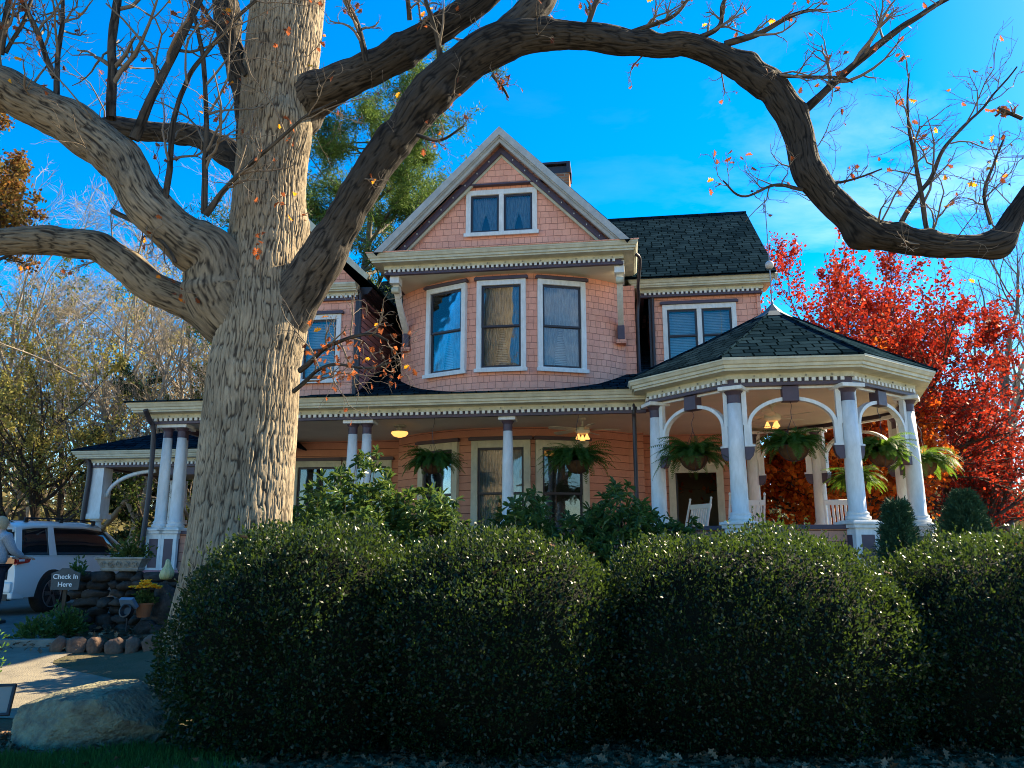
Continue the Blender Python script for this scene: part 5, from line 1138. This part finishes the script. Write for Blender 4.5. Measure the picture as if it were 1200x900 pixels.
for sd in (0, 1):
    pillar(-.02, .03, .16, .16, sd, 'rear_pillar', 1.62); pillar(.92, .92, .20, .13, sd, 'pillar', 1.66); pillar(3.62, 2.72, .10, .08, sd, 'front_pillar', 1.60)
    P = [(.0, .07, 1.065), (3.7, .07, 1.065), (3.7, .062, 1.10), (.0, .062, 1.10)]
    if sd: P = [(a, 2-b, c) for a, b, c in P][::-1]
    mb = MB(); mb.slab(P, .02); mb.build('belt_moulding', mcar, suv)
    mb = MB(); y = .27 if not sd else 1.73; T = np.linspace(.35, 2.5, 10); mb.tubes(np.stack([T, np.full(10, y), 1.80+.02*np.sin((T-.35)/2.15*math.pi)+.005], 1), np.full(10, .02), 6)
    for q in (.4, 1.4, 2.45): mb.box(q-.05, q+.05, y-.015, y+.015, 1.73, 1.81)
    mb.build('roof_rail', mblk, suv)
    # tail lamp wrapping the rear corner
    P = [(-.03, .015, .93), (.30, .015, .97), (.36, .03, 1.04), (.22, .05, 1.07), (-.02, .05, 1.07)]
    if sd: P = [(a, 2-b, c) for a, b, c in P][::-1]
    mb = MB(); mb.slab(P, .05); mb.box(-.055, -.03, .05 if not sd else 1.65, .35 if not sd else 1.95, .94, 1.07); tl = mb.build('tail_lamp', mtail, suv)
    mb = MB(); q = .012 if not sd else 1.985; mb.box(.03, .16, q-.004, q+.006, .99, 1.03); mb.build('lamp_lens', mat('clear_lens', (.8, .7, .7), None, .1), tl)
    # wheels with dark arches
    for wx in (.98, 3.98):
        yy = .02 if not sd else 1.98; sg = 1 if not sd else -1
        a = MB(); T = np.linspace(-.25, math.pi+.25, 20); poly = [(wx+.44*math.cos(t), .40+.43*math.sin(t)) for t in T]; a.prism(poly, yy-.028*sg, yy+.12*sg, 'y'); a.build('wheel_arch', mblk, suv)
        Mx = Matrix.Translation((wx, yy+.08*sg, .375)) @ Matrix.Rotation(math.pi/2*sg, 4, 'X')
        w = MB(); w.lathe([(.26, -.12), (.34, -.12), (.37, -.09), (.375, 0), (.37, .09), (.345, .118), (.26, .125)], 36, (0, 0, 0), Mx); wh = w.build('wheel', mtyre, suv, smooth=True)
        rm = MB(); rm.lathe([(.255, .06), (.27, .128), (.25, .13), (.245, .07), (.05, .08)], 30, (0, 0, 0), Mx)
        for k in range(6):
            Mk = Mx @ Matrix.Rotation(k*math.pi/3, 4, 'Z'); rm.prism([(.03, -.03), (.25, -.045), (.25, .045), (.03, .03)], .085, .125, 'z', Mk)
        rm.build('rim', mrim, wh)
mb = MB()
for g in (.28,): mb.box(-.07, .02, .06, 1.94, .42, .62); mb.box(-.04, .3, .03, 1.97, .30, .44)
mb.build('rear_bumper', mcar, suv, bevel=.03)
mb = MB(); mb.box(-.045, .06, .12, 1.88, .28, .40); mb.build('bumper_skirt', mblk, suv)
mb = MB(); mb.box(-.028, -.021, .18, 1.82, .66, 1.08); mb.box(-.028, .06, .20, 1.80, 1.081, 1.58); mb.build('cargo_opening', mint, suv)
mb = MB(); Mt = Matrix.Translation((.02, 0, 1.70)) @ Matrix.Rotation(R(14), 4, 'Y')
mb.slab([tuple(Mt @ Vector(q)) for q in ((-.02, .16, 0), (-.95, .10, -.02), (-1.12, .14, -.16), (-1.12, 1.86, -.16), (-.95, 1.90, -.02), (-.02, 1.84, 0))], .06)
tg = mb.build('tailgate', mblk, suv, bevel=.01)
mb = MB(); mb.slab([tuple(Mt @ Vector(q)) for q in ((-.10, .22, .012), (-.62, .20, .008), (-.62, 1.80, .008), (-.10, 1.78, .012))], .01); mb.build('rear_window', mcg, tg)
mb = MB(); mb.tubes([tuple(Mt @ Vector((-.45, .14, -.05))), (.03, .12, 1.25)], [.012, .012], 6); mb.build('gas_strut', mblk, suv)

# ------------------------------------------------------------------ person at the open tailgate
def skin(name, V, E_, Rd, m, parent, sub=2, root=0):
    me = bpy.data.meshes.new(name); me.from_pydata(V, E_, []); o = bpy.data.objects.new(name, me); C.objects.link(o); o.parent = parent; me.materials.append(m)
    md_ = o.modifiers.new('skin', 'SKIN'); md_.use_smooth_shade = True
    sv = me.skin_vertices[0].data
    for i, r in enumerate(Rd): sv[i].radius = (r, r) if not isinstance(r, tuple) else r; sv[i].use_root = (i == root)
    s = o.modifiers.new('sub', 'SUBSURF'); s.levels = sub; s.render_levels = sub; return o
pp = at(3, 725, 13.1); pz = float(gz(pp[0], 13.1))
per = empty('person', (pp[0]-.22, 13.1, pz), R(-20), 'person in a grey knitted sweater standing at the open tailgate, cut by the left edge', 'person')
mskin = mat('skin', (.50, .30, .22), None, .5); mswt = mat('grey_knit_wool', (.22, .25, .29), (.40, .43, .46), .95, scale=70, bump=.01, bscale=90); mjean = mat('dark_trousers', (.015, .017, .025), (.03, .032, .045), .9, scale=20); mhair = mat('blonde_hair', (.42, .33, .20), (.25, .18, .10), .6, scale=30, stretch=(6, 6, 1)); mshoe = mat('dark_shoe', (.02, .018, .016), None, .6)
# faces +Y (away from the camera), arms reaching forward into the car
V = [(0, 0, .95), (0, .0, 1.12), (0, -.01, 1.30), (0, .0, 1.42), (0, .03, 1.49), (0, .05, 1.58), (0, .05, 1.66),
     (.17, .0, 1.38), (.21, .10, 1.14), (.19, .32, 1.05), (.18, .40, 1.04), (-.17, .0, 1.38), (-.22, .08, 1.14), (-.20, .30, 1.06), (-.19, .38, 1.05),
     (.09, 0, .88), (.10, .02, .48), (.10, -.02, .09), (.10, .12, .035), (-.09, 0, .88), (-.10, .03, .48), (-.10, .0, .09), (-.10, .14, .035)]
Ed = [(0, 1), (1, 2), (2, 3), (3, 4), (4, 5), (5, 6), (3, 7), (7, 8), (8, 9), (9, 10), (3, 11), (11, 12), (12, 13), (13, 14), (0, 15), (15, 16), (16, 17), (17, 18), (0, 19), (19, 20), (20, 21), (21, 22)]
Rd = [(.15, .11), (.125, .10), (.15, .11), (.11, .09), .05, (.075, .09), (.06, .075), .06, .043, .033, .028, .06, .043, .033, .028, .085, .058, .04, .04, .085, .058, .04, .04]
skin('body', V, Ed, Rd, mskin, per)
SV = [(0, 0, .90), (0, 0, 1.08), (0, -.01, 1.30), (0, 0, 1.42), (0, .015, 1.47), (.18, 0, 1.375), (.22, .10, 1.14), (.195, .31, 1.055), (-.18, 0, 1.375), (-.23, .08, 1.14), (-.205, .29, 1.065)]
SE = [(0, 1), (1, 2), (2, 3), (3, 4), (3, 5), (5, 6), (6, 7), (3, 8), (8, 9), (9, 10)]
skin('sweater', SV, SE, [(.20, .155), (.185, .145), (.185, .14), (.135, .115), (.075, .075), .085, .066, .05, .085, .066, .05], mswt, per, 2, 0)
skin('trousers', [(0, 0, .96), (.09, 0, .87), (.10, .02, .48), (.10, -.015, .10), (-.09, 0, .87), (-.10, .03, .48), (-.10, .005, .10)], [(0, 1), (1, 2), (2, 3), (0, 4), (4, 5), (5, 6)], [(.16, .125), .10, .075, .06, .10, .075, .06], mjean, per, 2, 0)
skin('hair', [(0, .02, 1.46), (0, .0, 1.55), (0, .02, 1.64), (0, .05, 1.70)], [(0, 1), (1, 2), (2, 3)], [(.085, .045), (.10, .09), (.10, .105), (.065, .075)], mhair, per, 3, 0)
for s in (-1, 1):
    mb = MB(); mb.box(s*.10-.045, s*.10+.045, -.07, .20, 0, .075); mb.build('shoe', mshoe, per, bevel=.025)
    # hand: palm and five separate curled fingers
    w0 = Vector((s*.18, .40, 1.04))
    hv = [tuple(w0), tuple(w0+Vector((0, .04, -.005)))]; he = [(0, 1)]; hr = [.026, .03]; hx = []
    for f, (ox, ln) in enumerate(((-.028, .06), (-.010, .07), (.009, .066), (.027, .052))):
        b = len(hv); q = w0+Vector((ox, .085, -.005)); hv += [tuple(q), tuple(q+Vector((0, ln*.5, -.012))), tuple(q+Vector((0, ln*.75, -.035)))]; he += [(1, b), (b, b+1), (b+1, b+2)]; hr += [.010, .0085, .0075]
    b = len(hv); q = w0+Vector((-s*.03, .03, -.005)); hv += [tuple(q), tuple(q+Vector((-s*.025, .03, -.01))), tuple(q+Vector((-s*.03, .055, -.02)))]; he += [(1, b), (b, b+1), (b+1, b+2)]; hr += [.013, .010, .009]
    skin('hand', hv, he, hr, mskin, per, 1)
# face
mb = MB(); mb.prism([(-.012, 1.575), (.012, 1.575), (.004, 1.61), (-.004, 1.61)], .13, .155, 'y'); mb.build('nose', mskin, per, bevel=.004)
for s in (-1, 1):
    mb = MB(); mb.lathe([(.001, -.012), (.009, -.006), (.012, 0), (.009, .006), (.001, .012)], 10, (s*.03, .125, 1.615)); mb.build('eye', mat('eye', (.3, .3, .3), None, .2), per, smooth=True)
mb = MB(); mb.box(-.022, .022, .125, .134, 1.548, 1.556); mb.build('mouth', mat('lips', (.4, .12, .10), None, .5), per, bevel=.002)

# ------------------------------------------------------------------ stones, wall and small garden things
mstone = mat('dark_field_stone', (.025, .023, .02), (.085, .075, .065), .92, scale=7, bump=.02, bscale=22)
mstone2 = mat('lichen_boulder_stone', (.11, .095, .075), (.30, .28, .17), .95, scale=9, bump=.04, bscale=28, detail=10)
def stone(mb, c, s, rz, rng, seed, n=12, blocky=3.2, amp=.25):
    A, B = np.meshgrid(np.linspace(0, 2*math.pi, n, endpoint=False), np.linspace(-math.pi/2+.02, math.pi/2-.02, n//2+2)); d = np.stack([np.cos(A)*np.cos(B), np.sin(A)*np.cos(B), np.sin(B)], -1).reshape(-1, 3)
    q = (np.abs(d)**blocky).sum(1)**(-1/blocky); p = d*q[:, None]*(1+amp*lump(d*1.0+seed, int(seed) % 90, 1.8))[:, None]*np.array(s)/2
    u_ = p/(np.array(s)/2); r9 = np.random.default_rng(int(seed*100))
    for k_ in range(11):
        nv = norm(r9.normal(0, 1, 3)); dd = r9.uniform(.72, .98); ex = np.maximum(0, u_@nv-dd); u_ = u_-ex[:, None]*nv
    p = u_*(np.array(s)/2)
    cs, sn = math.cos(rz), math.sin(rz); p = np.stack([p[:, 0]*cs-p[:, 1]*sn, p[:, 0]*sn+p[:, 1]*cs, p[:, 2]], 1)+np.array(c); m = n//2+2
    i = np.arange(m-1)[:, None]*n; j = np.arange(n)[None]; F = np.stack([i+j, i+(j+1) % n, i+n+(j+1) % n, i+n+j], -1).reshape(-1, 4); mb.add(p, F)
rng = np.random.default_rng(5)
wall = MB(); x = -6.75
wz = lambda x: float(gz(x, 12.4))
for row in range(7):
    x = -6.75+rng.uniform(0, .1)
    while x < -4.6:
        w = rng.uniform(.16, .42); stone(wall, (x+w/2, 12.45+.02*rng.normal(), .34+.055+row*.125), (w*1.08, .36, .155), 0, rng, rng.uniform(1, 80), 14, 6, .5); x += w
wl = wall.build('stone_wall', mstone, None, smooth=True); tag(wl, 'low dry stone wall of dark stones carrying the carved planter', 'wall')
# planter on the wall
px_, py_ = at(145, 655, 12.4)[:2]; pzt = .34+7*.125+.01
pl = empty('stone_planter', (px_, 12.4, pzt), 0, 'carved pale stone trough planter on top of the dark wall', 'planter')
mb = MB(); rows = []
for z, w, d in ((0, .27, .10), (.03, .29, .12), (.05, .28, .115), (.17, .345, .15), (.18, .365, .165), (.21, .365, .165)):
    rows.append([(-w, -d, z), (w, -d, z), (w, d, z), (-w, d, z)])
V = np.array(rows); n_, k_, _ = V.shape; Fp = [[i*4+j, i*4+(j+1) % 4, (i+1)*4+(j+1) % 4, (i+1)*4+j] for i in range(n_-1) for j in range(4)]+[[3, 2, 1, 0], [20, 21, 22, 23]]
mcs = mat('carved_stone', (.36, .34, .29), (.20, .19, .16), .9, scale=14, bump=.006, bscale=50); mb.add(V.reshape(-1, 3), Fp); mb.build('trough', mcs, pl, bevel=.006)
mb = MB()
for k in range(5):
    cx = -.24+k*.12
    for rr2 in (.042, .022): T = np.linspace(0, 2*math.pi*.85, 14); mb.tubes(np.stack([cx+rr2*np.cos(T+k), -.128-.018*(np.sin(T+k)*rr2/.04*.6+.6), .105+rr2*np.sin(T+k)], 1), np.full(14, .007), 5)
mb.build('carved_scrolls', mcs, pl, smooth=True)
def lowplant(name, loc, r, h, n, leaf, m, seed, label, cat, group=None, parent=None):
    rng = np.random.default_rng(seed); mb = MB(); d = norm(rng.normal(0, 1, (n, 3))); d[:, 2] = np.abs(d[:, 2]); P = d*rng.uniform(.3, 1, (n, 1))*[r[0], r[1], h]*(1+lump(d, seed, 3)[:, None])
    leaves(mb, P, leaf, leaf*.5, rng, axis=d+[0, 0, .4], axis_j=.5, kind='fold')
    for k in range(12): j = rng.integers(0, n); mb.tubes([[P[j][0]*.2, P[j][1]*.2, -.03], list(P[j]*.6), list(P[j])], [.006, .004, .002], 3)
    o = mb.build(name, m, parent)
    if parent is None: o.location = loc; tag(o, label, cat, group)
    return o
tp = lowplant('trailing_plant', (px_+.1, 12.4, pzt+.2), (.32, .14), .26, 420, .06, mgr, 3, 'dark leafy plant growing in the carved planter', 'plant')
lowplant('garden_shrub', (*at(78, 710, 11.9)[:2], wz(-6.7)), (.30, .25), .42, 700, .07, mrh, 4, 'low dark shrub below the slate sign', 'shrub')
lowplant('garden_shrub', (*at(92, 662, 12.2)[:2], wz(-6.5)+.82), (.12, .10), .25, 160, .06, mrh, 5, 'small upright shrub sprig behind the slate sign', 'shrub')
lowplant('garden_shrub', (*at(45, 715, 11.5)[:2], wz(-6.9)), (.30, .2), .28, 380, .07, mrh, 6, 'lowest leafy clump left of the slate sign post', 'shrub')
lowplant('young_shrub', (*at(-6, 740, 9.0)[:2], float(gz(-5.9, 9.0))), (.14, .14), 1.0, 170, .045, mat('fresh_green_leaf', (.10, .20, .03), (.16, .28, .05), .5, scale=5, island=.6, transl=.4), 7, 'thin light green sapling at the left edge of the photo', 'shrub')
# slate sign
sp_ = at(77, 679, 11.9); sg = empty('check_in_sign', (sp_[0], 11.9, wz(sp_[0])), R(8), 'dark slate sign reading Check In Here beside the stone wall', 'sign')
zs_ = sp_[2]-wz(sp_[0])
mb = MB(); mb.prism([(-.19, zs_-.15), (.19, zs_-.15), (.20, zs_+.09), (.11, zs_+.12), (.06, zs_+.16), (-.06, zs_+.16), (-.11, zs_+.12), (-.20, zs_+.09)], -.012, .012); mb.build('board', mat('slate_board', (.045, .055, .055), (.07, .08, .08), .7, scale=9), sg, bevel=.004)
mb = MB(); mb.box(-.025, .025, .0125, .05, -.1, zs_+.05); mb.build('post', M['wood'], sg)
def text(body_, loc, size, name, m, parent, rx=math.pi/2, rz=0):
    cu = bpy.data.curves.new(name, 'FONT'); cu.body = body_; cu.size = size; cu.align_x = 'CENTER'; cu.extrude = .002; cu.offset = size*.012
    t = bpy.data.objects.new(name, cu); C.objects.link(t); bpy.context.view_layer.update(); dg = bpy.context.evaluated_depsgraph_get(); me = bpy.data.meshes.new_from_object(t.evaluated_get(dg)); bpy.data.objects.remove(t)
    o = bpy.data.objects.new(name, me); C.objects.link(o); o.parent = parent; o.location = loc; o.rotation_euler = (rx, 0, rz); me.materials.clear(); me.materials.append(m); return o
mwh = mat('white_lettering', (.80, .82, .80), None, .6)
text('Check In', (0, -.0145, zs_+.01), .095, 'lettering', mwh, sg); text('Here', (0, -.0145, zs_-.10), .095, 'lettering', mwh, sg)
# flowers, gourd, spotlight
fp = at(171, 690, 11.9); fz = float(gz(fp[0], 11.9))
fl = empty('potted_chrysanthemum', (fp[0], 11.9, fz+.28), 0, 'yellow chrysanthemums in a terracotta pot before the stone wall', 'potted plant')
mb = MB(); mb.lathe([(.085, 0), (.12, .17), (.135, .17), (.135, .20), (.12, .20), (.11, .18)], 20); mb.build('pot', mat('terracotta', (.36, .14, .06), (.28, .10, .05), .85, scale=10), fl)
lowplant('foliage', (0, 0, 0), (.17, .15), .20, 300, .05, mgr, 8, None, None, parent=fl).location = (0, 0, .19)
for k in range(26):
    a = rng.uniform(0, 6.28); rr2 = .20*math.sqrt(rng.random()); c = np.array([rr2*math.cos(a), rr2*math.sin(a)*.8, 0.38+.08*rng.random()+.06*(1-rr2/.2)]); mb = MB()
    for ring, (q, nn) in enumerate(((.055, 12), (.034, 9))):
        D = np.array([[math.cos(t), math.sin(t)-.5, .3+.5*ring] for t in np.linspace(0, 6.28, nn, endpoint=False)]); leaves(mb, np.tile(c, (nn, 1)), q, q*.45, rng, axis=norm(D), axis_j=.08)
    mb.build('flower', mat('yellow_petal', (.95, .46, .005), None, .6) if k == 0 else bpy.data.materials['yellow_petal'], fl)
mb = MB(); stone(mb, (0, 0, .14), (.30, .22, .26), 0, rng, 12, 14); stone(mb, (.2, .05, .10), (.24, .2, .2), .3, rng, 22, 14); ob = mb.build('garden_stone', mstone, None, smooth=True); ob.location = (fp[0], 11.95, fz-.02); tag(ob, 'pair of rough stones under the pot of yellow flowers', 'stone')
gp = at(195, 668, 12.1); mb = MB(); n = 24; A = np.linspace(0, 2*math.pi, n, endpoint=False)
prof = [(.01, 0), (.075, .01), (.10, .06), (.095, .12), (.06, .18), (.04, .23), (.03, .28), (.012, .30)]
V = []; 
for r_, z in prof: V += [(r_*(1+.12*math.cos(8*a))*math.cos(a)+.02*math.sin(z*9), r_*(1+.12*math.cos(8*a))*math.sin(a), z) for a in A]
mb.add(V, [[i*n+j, i*n+(j+1) % n, (i+1)*n+(j+1) % n, (i+1)*n+j] for i in range(len(prof)-1) for j in range(n)])
gd = mb.build('gourd', mat('striped_gourd', (.30, .33, .12), (.55, .52, .30), .6, scale=18, stretch=(3, 3, .4)), None, smooth=True); gd.location = (gp[0], 12.1, gp[2]-.14); tag(gd, 'pale green ribbed gourd standing upright on the wall end', 'gourd')
mb = MB(); stone(mb, (0, 0, 0), (.4, .35, .8), 0, rng, 9, 12); ob = mb.build('standing_stone', mstone, None, smooth=True); ob.location = (gp[0], 12.15, gp[2]-.14-.40); tag(ob, 'dark upright stone carrying the gourd at the right end of the wall', 'stone')
bp = at(151, 703, 11.7); bx = empty('garden_spotlight', (bp[0], 11.7, bp[2]-.05), R(-15), 'blue-grey garden spotlight box in front of the stone wall', 'spotlight')
mbl = mat('blue_grey_metal', (.14, .20, .26), None, .45, metal=.3)
mb = MB(); Mx = Matrix.Rotation(R(35), 4, 'X'); mb.prism([(-.13, -.07), (.13, -.07), (.11, .09), (-.11, .09)], -.03, .03, 'y', Mx); mb.build('hood', mbl, bx, bevel=.006)
mb = MB(); mb.lathe([(.09, -.04), (.10, .04), (.08, .045), (.05, .0)], 20, (0, -.02, -.10), Matrix.Rotation(R(75), 4, 'X')); mb.build('lamp_housing', mblk, bx)
mb = MB(); mb.tubes([[0, 0, -.1], [0, 0, -.38]], [.012, .012], 6); mb.build('stake', mblk, bx)
# bed edging stones and kerb
for k in range(9):
    w = rng.uniform(.18, .30); xx = -5.95+k*.25; yy = 10.9-.02*k; mb = MB(); stone(mb, (0, 0, .07), (w, .16, .26), rng.uniform(-.2, .2), rng, 30+k*3.3, 12)
    o = mb.build('edging_stone', mat('edging_stone_rock', (.09, .055, .04), (.19, .13, .095), .95, scale=6, bump=.015, bscale=25) if k == 0 else bpy.data.materials['edging_stone_rock'], None, smooth=True)
    o.location = (xx, yy, float(gz(xx, yy))); tag(o, 'upright brown stone in the row edging the flower bed', 'stone', 'stones edging the flower bed')
mb = MB(); T = np.linspace(-13, -6.0, 30); 
for a, b in zip(T[:-1], T[1:]):
    ya, yb = 11.25+.03*(a+6), 11.25+.03*(b+6); mb.slab([(a, ya-.07, float(gz(a, ya))+.10), (b, yb-.07, float(gz(b, yb))+.10), (b, yb+.07, float(gz(b, yb))+.10), (a, ya+.07, float(gz(a, ya))+.10)], .16)
tag(mb.build('kerb', mat('kerb_concrete', (.26, .25, .21), (.18, .17, .14), .95, scale=8, bump=.006, bscale=50), None), None, None, kind='structure')
# mulch bed
o = drape('flower_bed', lambda U, V: (-6.0+U*4.0, 10.9-.1*U+V*1.7), np.linspace(0, 1, 24), np.linspace(0, 1, 12), mat('mulch', (.07, .035, .02), (.15, .08, .045), .98, scale=25, bump=.03, bscale=60), .05); tag(o, None, None, kind='structure')
# boulder
c = at(97, 858, 6.9); mb = MB(); n = 90
A, B = np.meshgrid(np.linspace(0, 2*math.pi, n, endpoint=False), np.linspace(-1.2, math.pi/2-.01, 50)); d = np.stack([np.cos(A)*np.cos(B), np.sin(A)*np.cos(B), np.sin(B)], -1).reshape(-1, 3)
q = (np.abs(d)**2.7).sum(1)**(-1/2.7); p = d*q[:, None]; pp_ = p*[.66, .42, .36]
hshape = np.interp(pp_[:, 0], [-.66, -.45, -.2, 0, .25, .5, .66], [.62, .82, 1.12, 1.18, .98, .82, .55]); pp_[:, 2] *= np.where(pp_[:, 2] > 0, hshape, .5)
pp_ *= (1+.22*lump(d+3, 44, 2.2)+.13*lump(d+3, 45, 6)+.10*lump(d+3, 46, 14)+.05*lump(d+3, 47, 30))[:, None]
u_ = pp_/np.array([.66, .42, .36]); r9 = np.random.default_rng(4)
for k_ in range(16):
    nv = norm(r9.normal(0, 1, 3)*[1, 1, .8]); dd = r9.uniform(.70, .92); ex = np.maximum(0, u_@nv-dd); u_ = u_-ex[:, None]*nv*.92
pp_ = u_*np.array([.68, .44, .37])*(1+.05*lump(d+3, 48, 22)+.035*lump(d+3, 49, 40))[:, None]
mb.add(pp_, np.stack([(np.arange(49)[:, None]*n+np.arange(n)[None]), (np.arange(49)[:, None]*n+(np.arange(n)[None]+1) % n), ((np.arange(49)[:, None]+1)*n+(np.arange(n)[None]+1) % n), ((np.arange(49)[:, None]+1)*n+np.arange(n)[None])], -1).reshape(-1, 4))
ob = mb.build('boulder', mstone2, None, smooth=True); ob.location = (c[0], 6.95, .12); tag(ob, 'large mossy boulder with a sunlit top at the lower left', 'boulder')
# black framed board at the left edge
bp = at(0, 805, 7.3); bo = empty('framed_board', (bp[0]-.04, 7.3, 0), R(12), 'small black framed board at the left edge beyond the boulder', 'lamp')
mb = MB(); Mx = Matrix.Translation((0, 0, .25)) @ Matrix.Rotation(R(-20), 4, 'X')
for q in ((-.15, .15, .11, .13), (-.15, .15, -.13, -.11)): mb.box(q[0], q[1], -.02, .02, q[2], q[3], Mx)
mb.box(-.15, -.13, -.02, .02, -.11, .11, Mx); mb.box(.13, .15, -.02, .02, -.11, .11, Mx); mb.tubes([[0, .03, .2], [0, .03, -.02]], [.015, .015], 6); mb.build('frame', mblk, bo)
mb = MB(); mb.box(-.128, .128, -.008, .008, -.108, .108, Mx); mb.build('panel', mat('pale_panel', (.22, .22, .18), None, .4), bo)

# ------------------------------------------------------------------ grass and leaf litter (uncountable)
rng = np.random.default_rng(9); n = 60000; X_ = rng.uniform(-5.2, -1.8, n); Y_ = rng.uniform(3.8, 6.75, n)
keep = (Y_ < 6.45+.15*np.sin(X_*4)) & (rng.random(n) < np.clip(((-1.9-X_)*.9+(6.2-Y_)*.3)+.5*VN(3)(X_*3+20, Y_*3), .02, 1)); X_ = X_[keep]; Y_ = Y_[keep]
mb = MB(); P = np.stack([X_, Y_, gz(X_, Y_)], 1); leaves(mb, P, .075, .006, rng, axis=np.array([0, 0, 1.]), axis_j=.35)
tag(mb.build('grass', mat('lawn_grass', (.03, .085, .015), (.06, .14, .03), .6, scale=2, island=.6, transl=.3, hue=.3), None), 'short green lawn in the lower left corner in front of the boulder', 'grass', kind='stuff')
n = 16000; X_ = np.concatenate([rng.uniform(-5.5, 6, n), rng.uniform(-7, -3, 700)]); Y_ = np.concatenate([rng.uniform(4.6, 7.4, n), rng.uniform(10.8, 12.4, 700)])
keep = (X_ > -3.1+rng.normal(0, .5, len(X_))) | (Y_ > 6.3) & (Y_ < 7.2) | (rng.random(len(X_)) < .06) | (Y_ > 10)
X_ = X_[keep]; Y_ = Y_[keep]; P = np.stack([X_, Y_, gz(X_, Y_)+.008+.05*(Y_ > 10)+.012*rng.random(len(X_))], 1); mb = MB()
Q = np.array([(-2.2, 6.5, 1.63), (-1.6, 6.3, 1.52), (-1.9, 6.1, 1.3), (.3, 6.4, 1.57), (.1, 6.3, 1.5), (.6, 6.45, 1.5), (-.1, 6.2, 1.38), (.45, 6.2, 1.4), (1.1, 6.5, 1.5), (1.5, 6.3, 1.5), (3.0, 6.6, 1.35), (-1.1, 6.4, 1.45)]); P = np.vstack([P, Q])
ax = rng.normal(0, 1, (len(P), 3))*[1, 1, .25]; leaves(mb, P, .085, .06, rng, axis=norm(ax), axis_j=.1, kind='oak', nrm=np.array([0, 0, 1.]), nj=.35)
tag(mb.build('leaf_litter', mat('dead_leaf', (.10, .05, .025), (.24, .15, .09), .8, scale=3, island=.9, hue=.5), None), 'dry brown oak leaves scattered on the soil under the boxwoods', 'fallen leaves', kind='stuff')
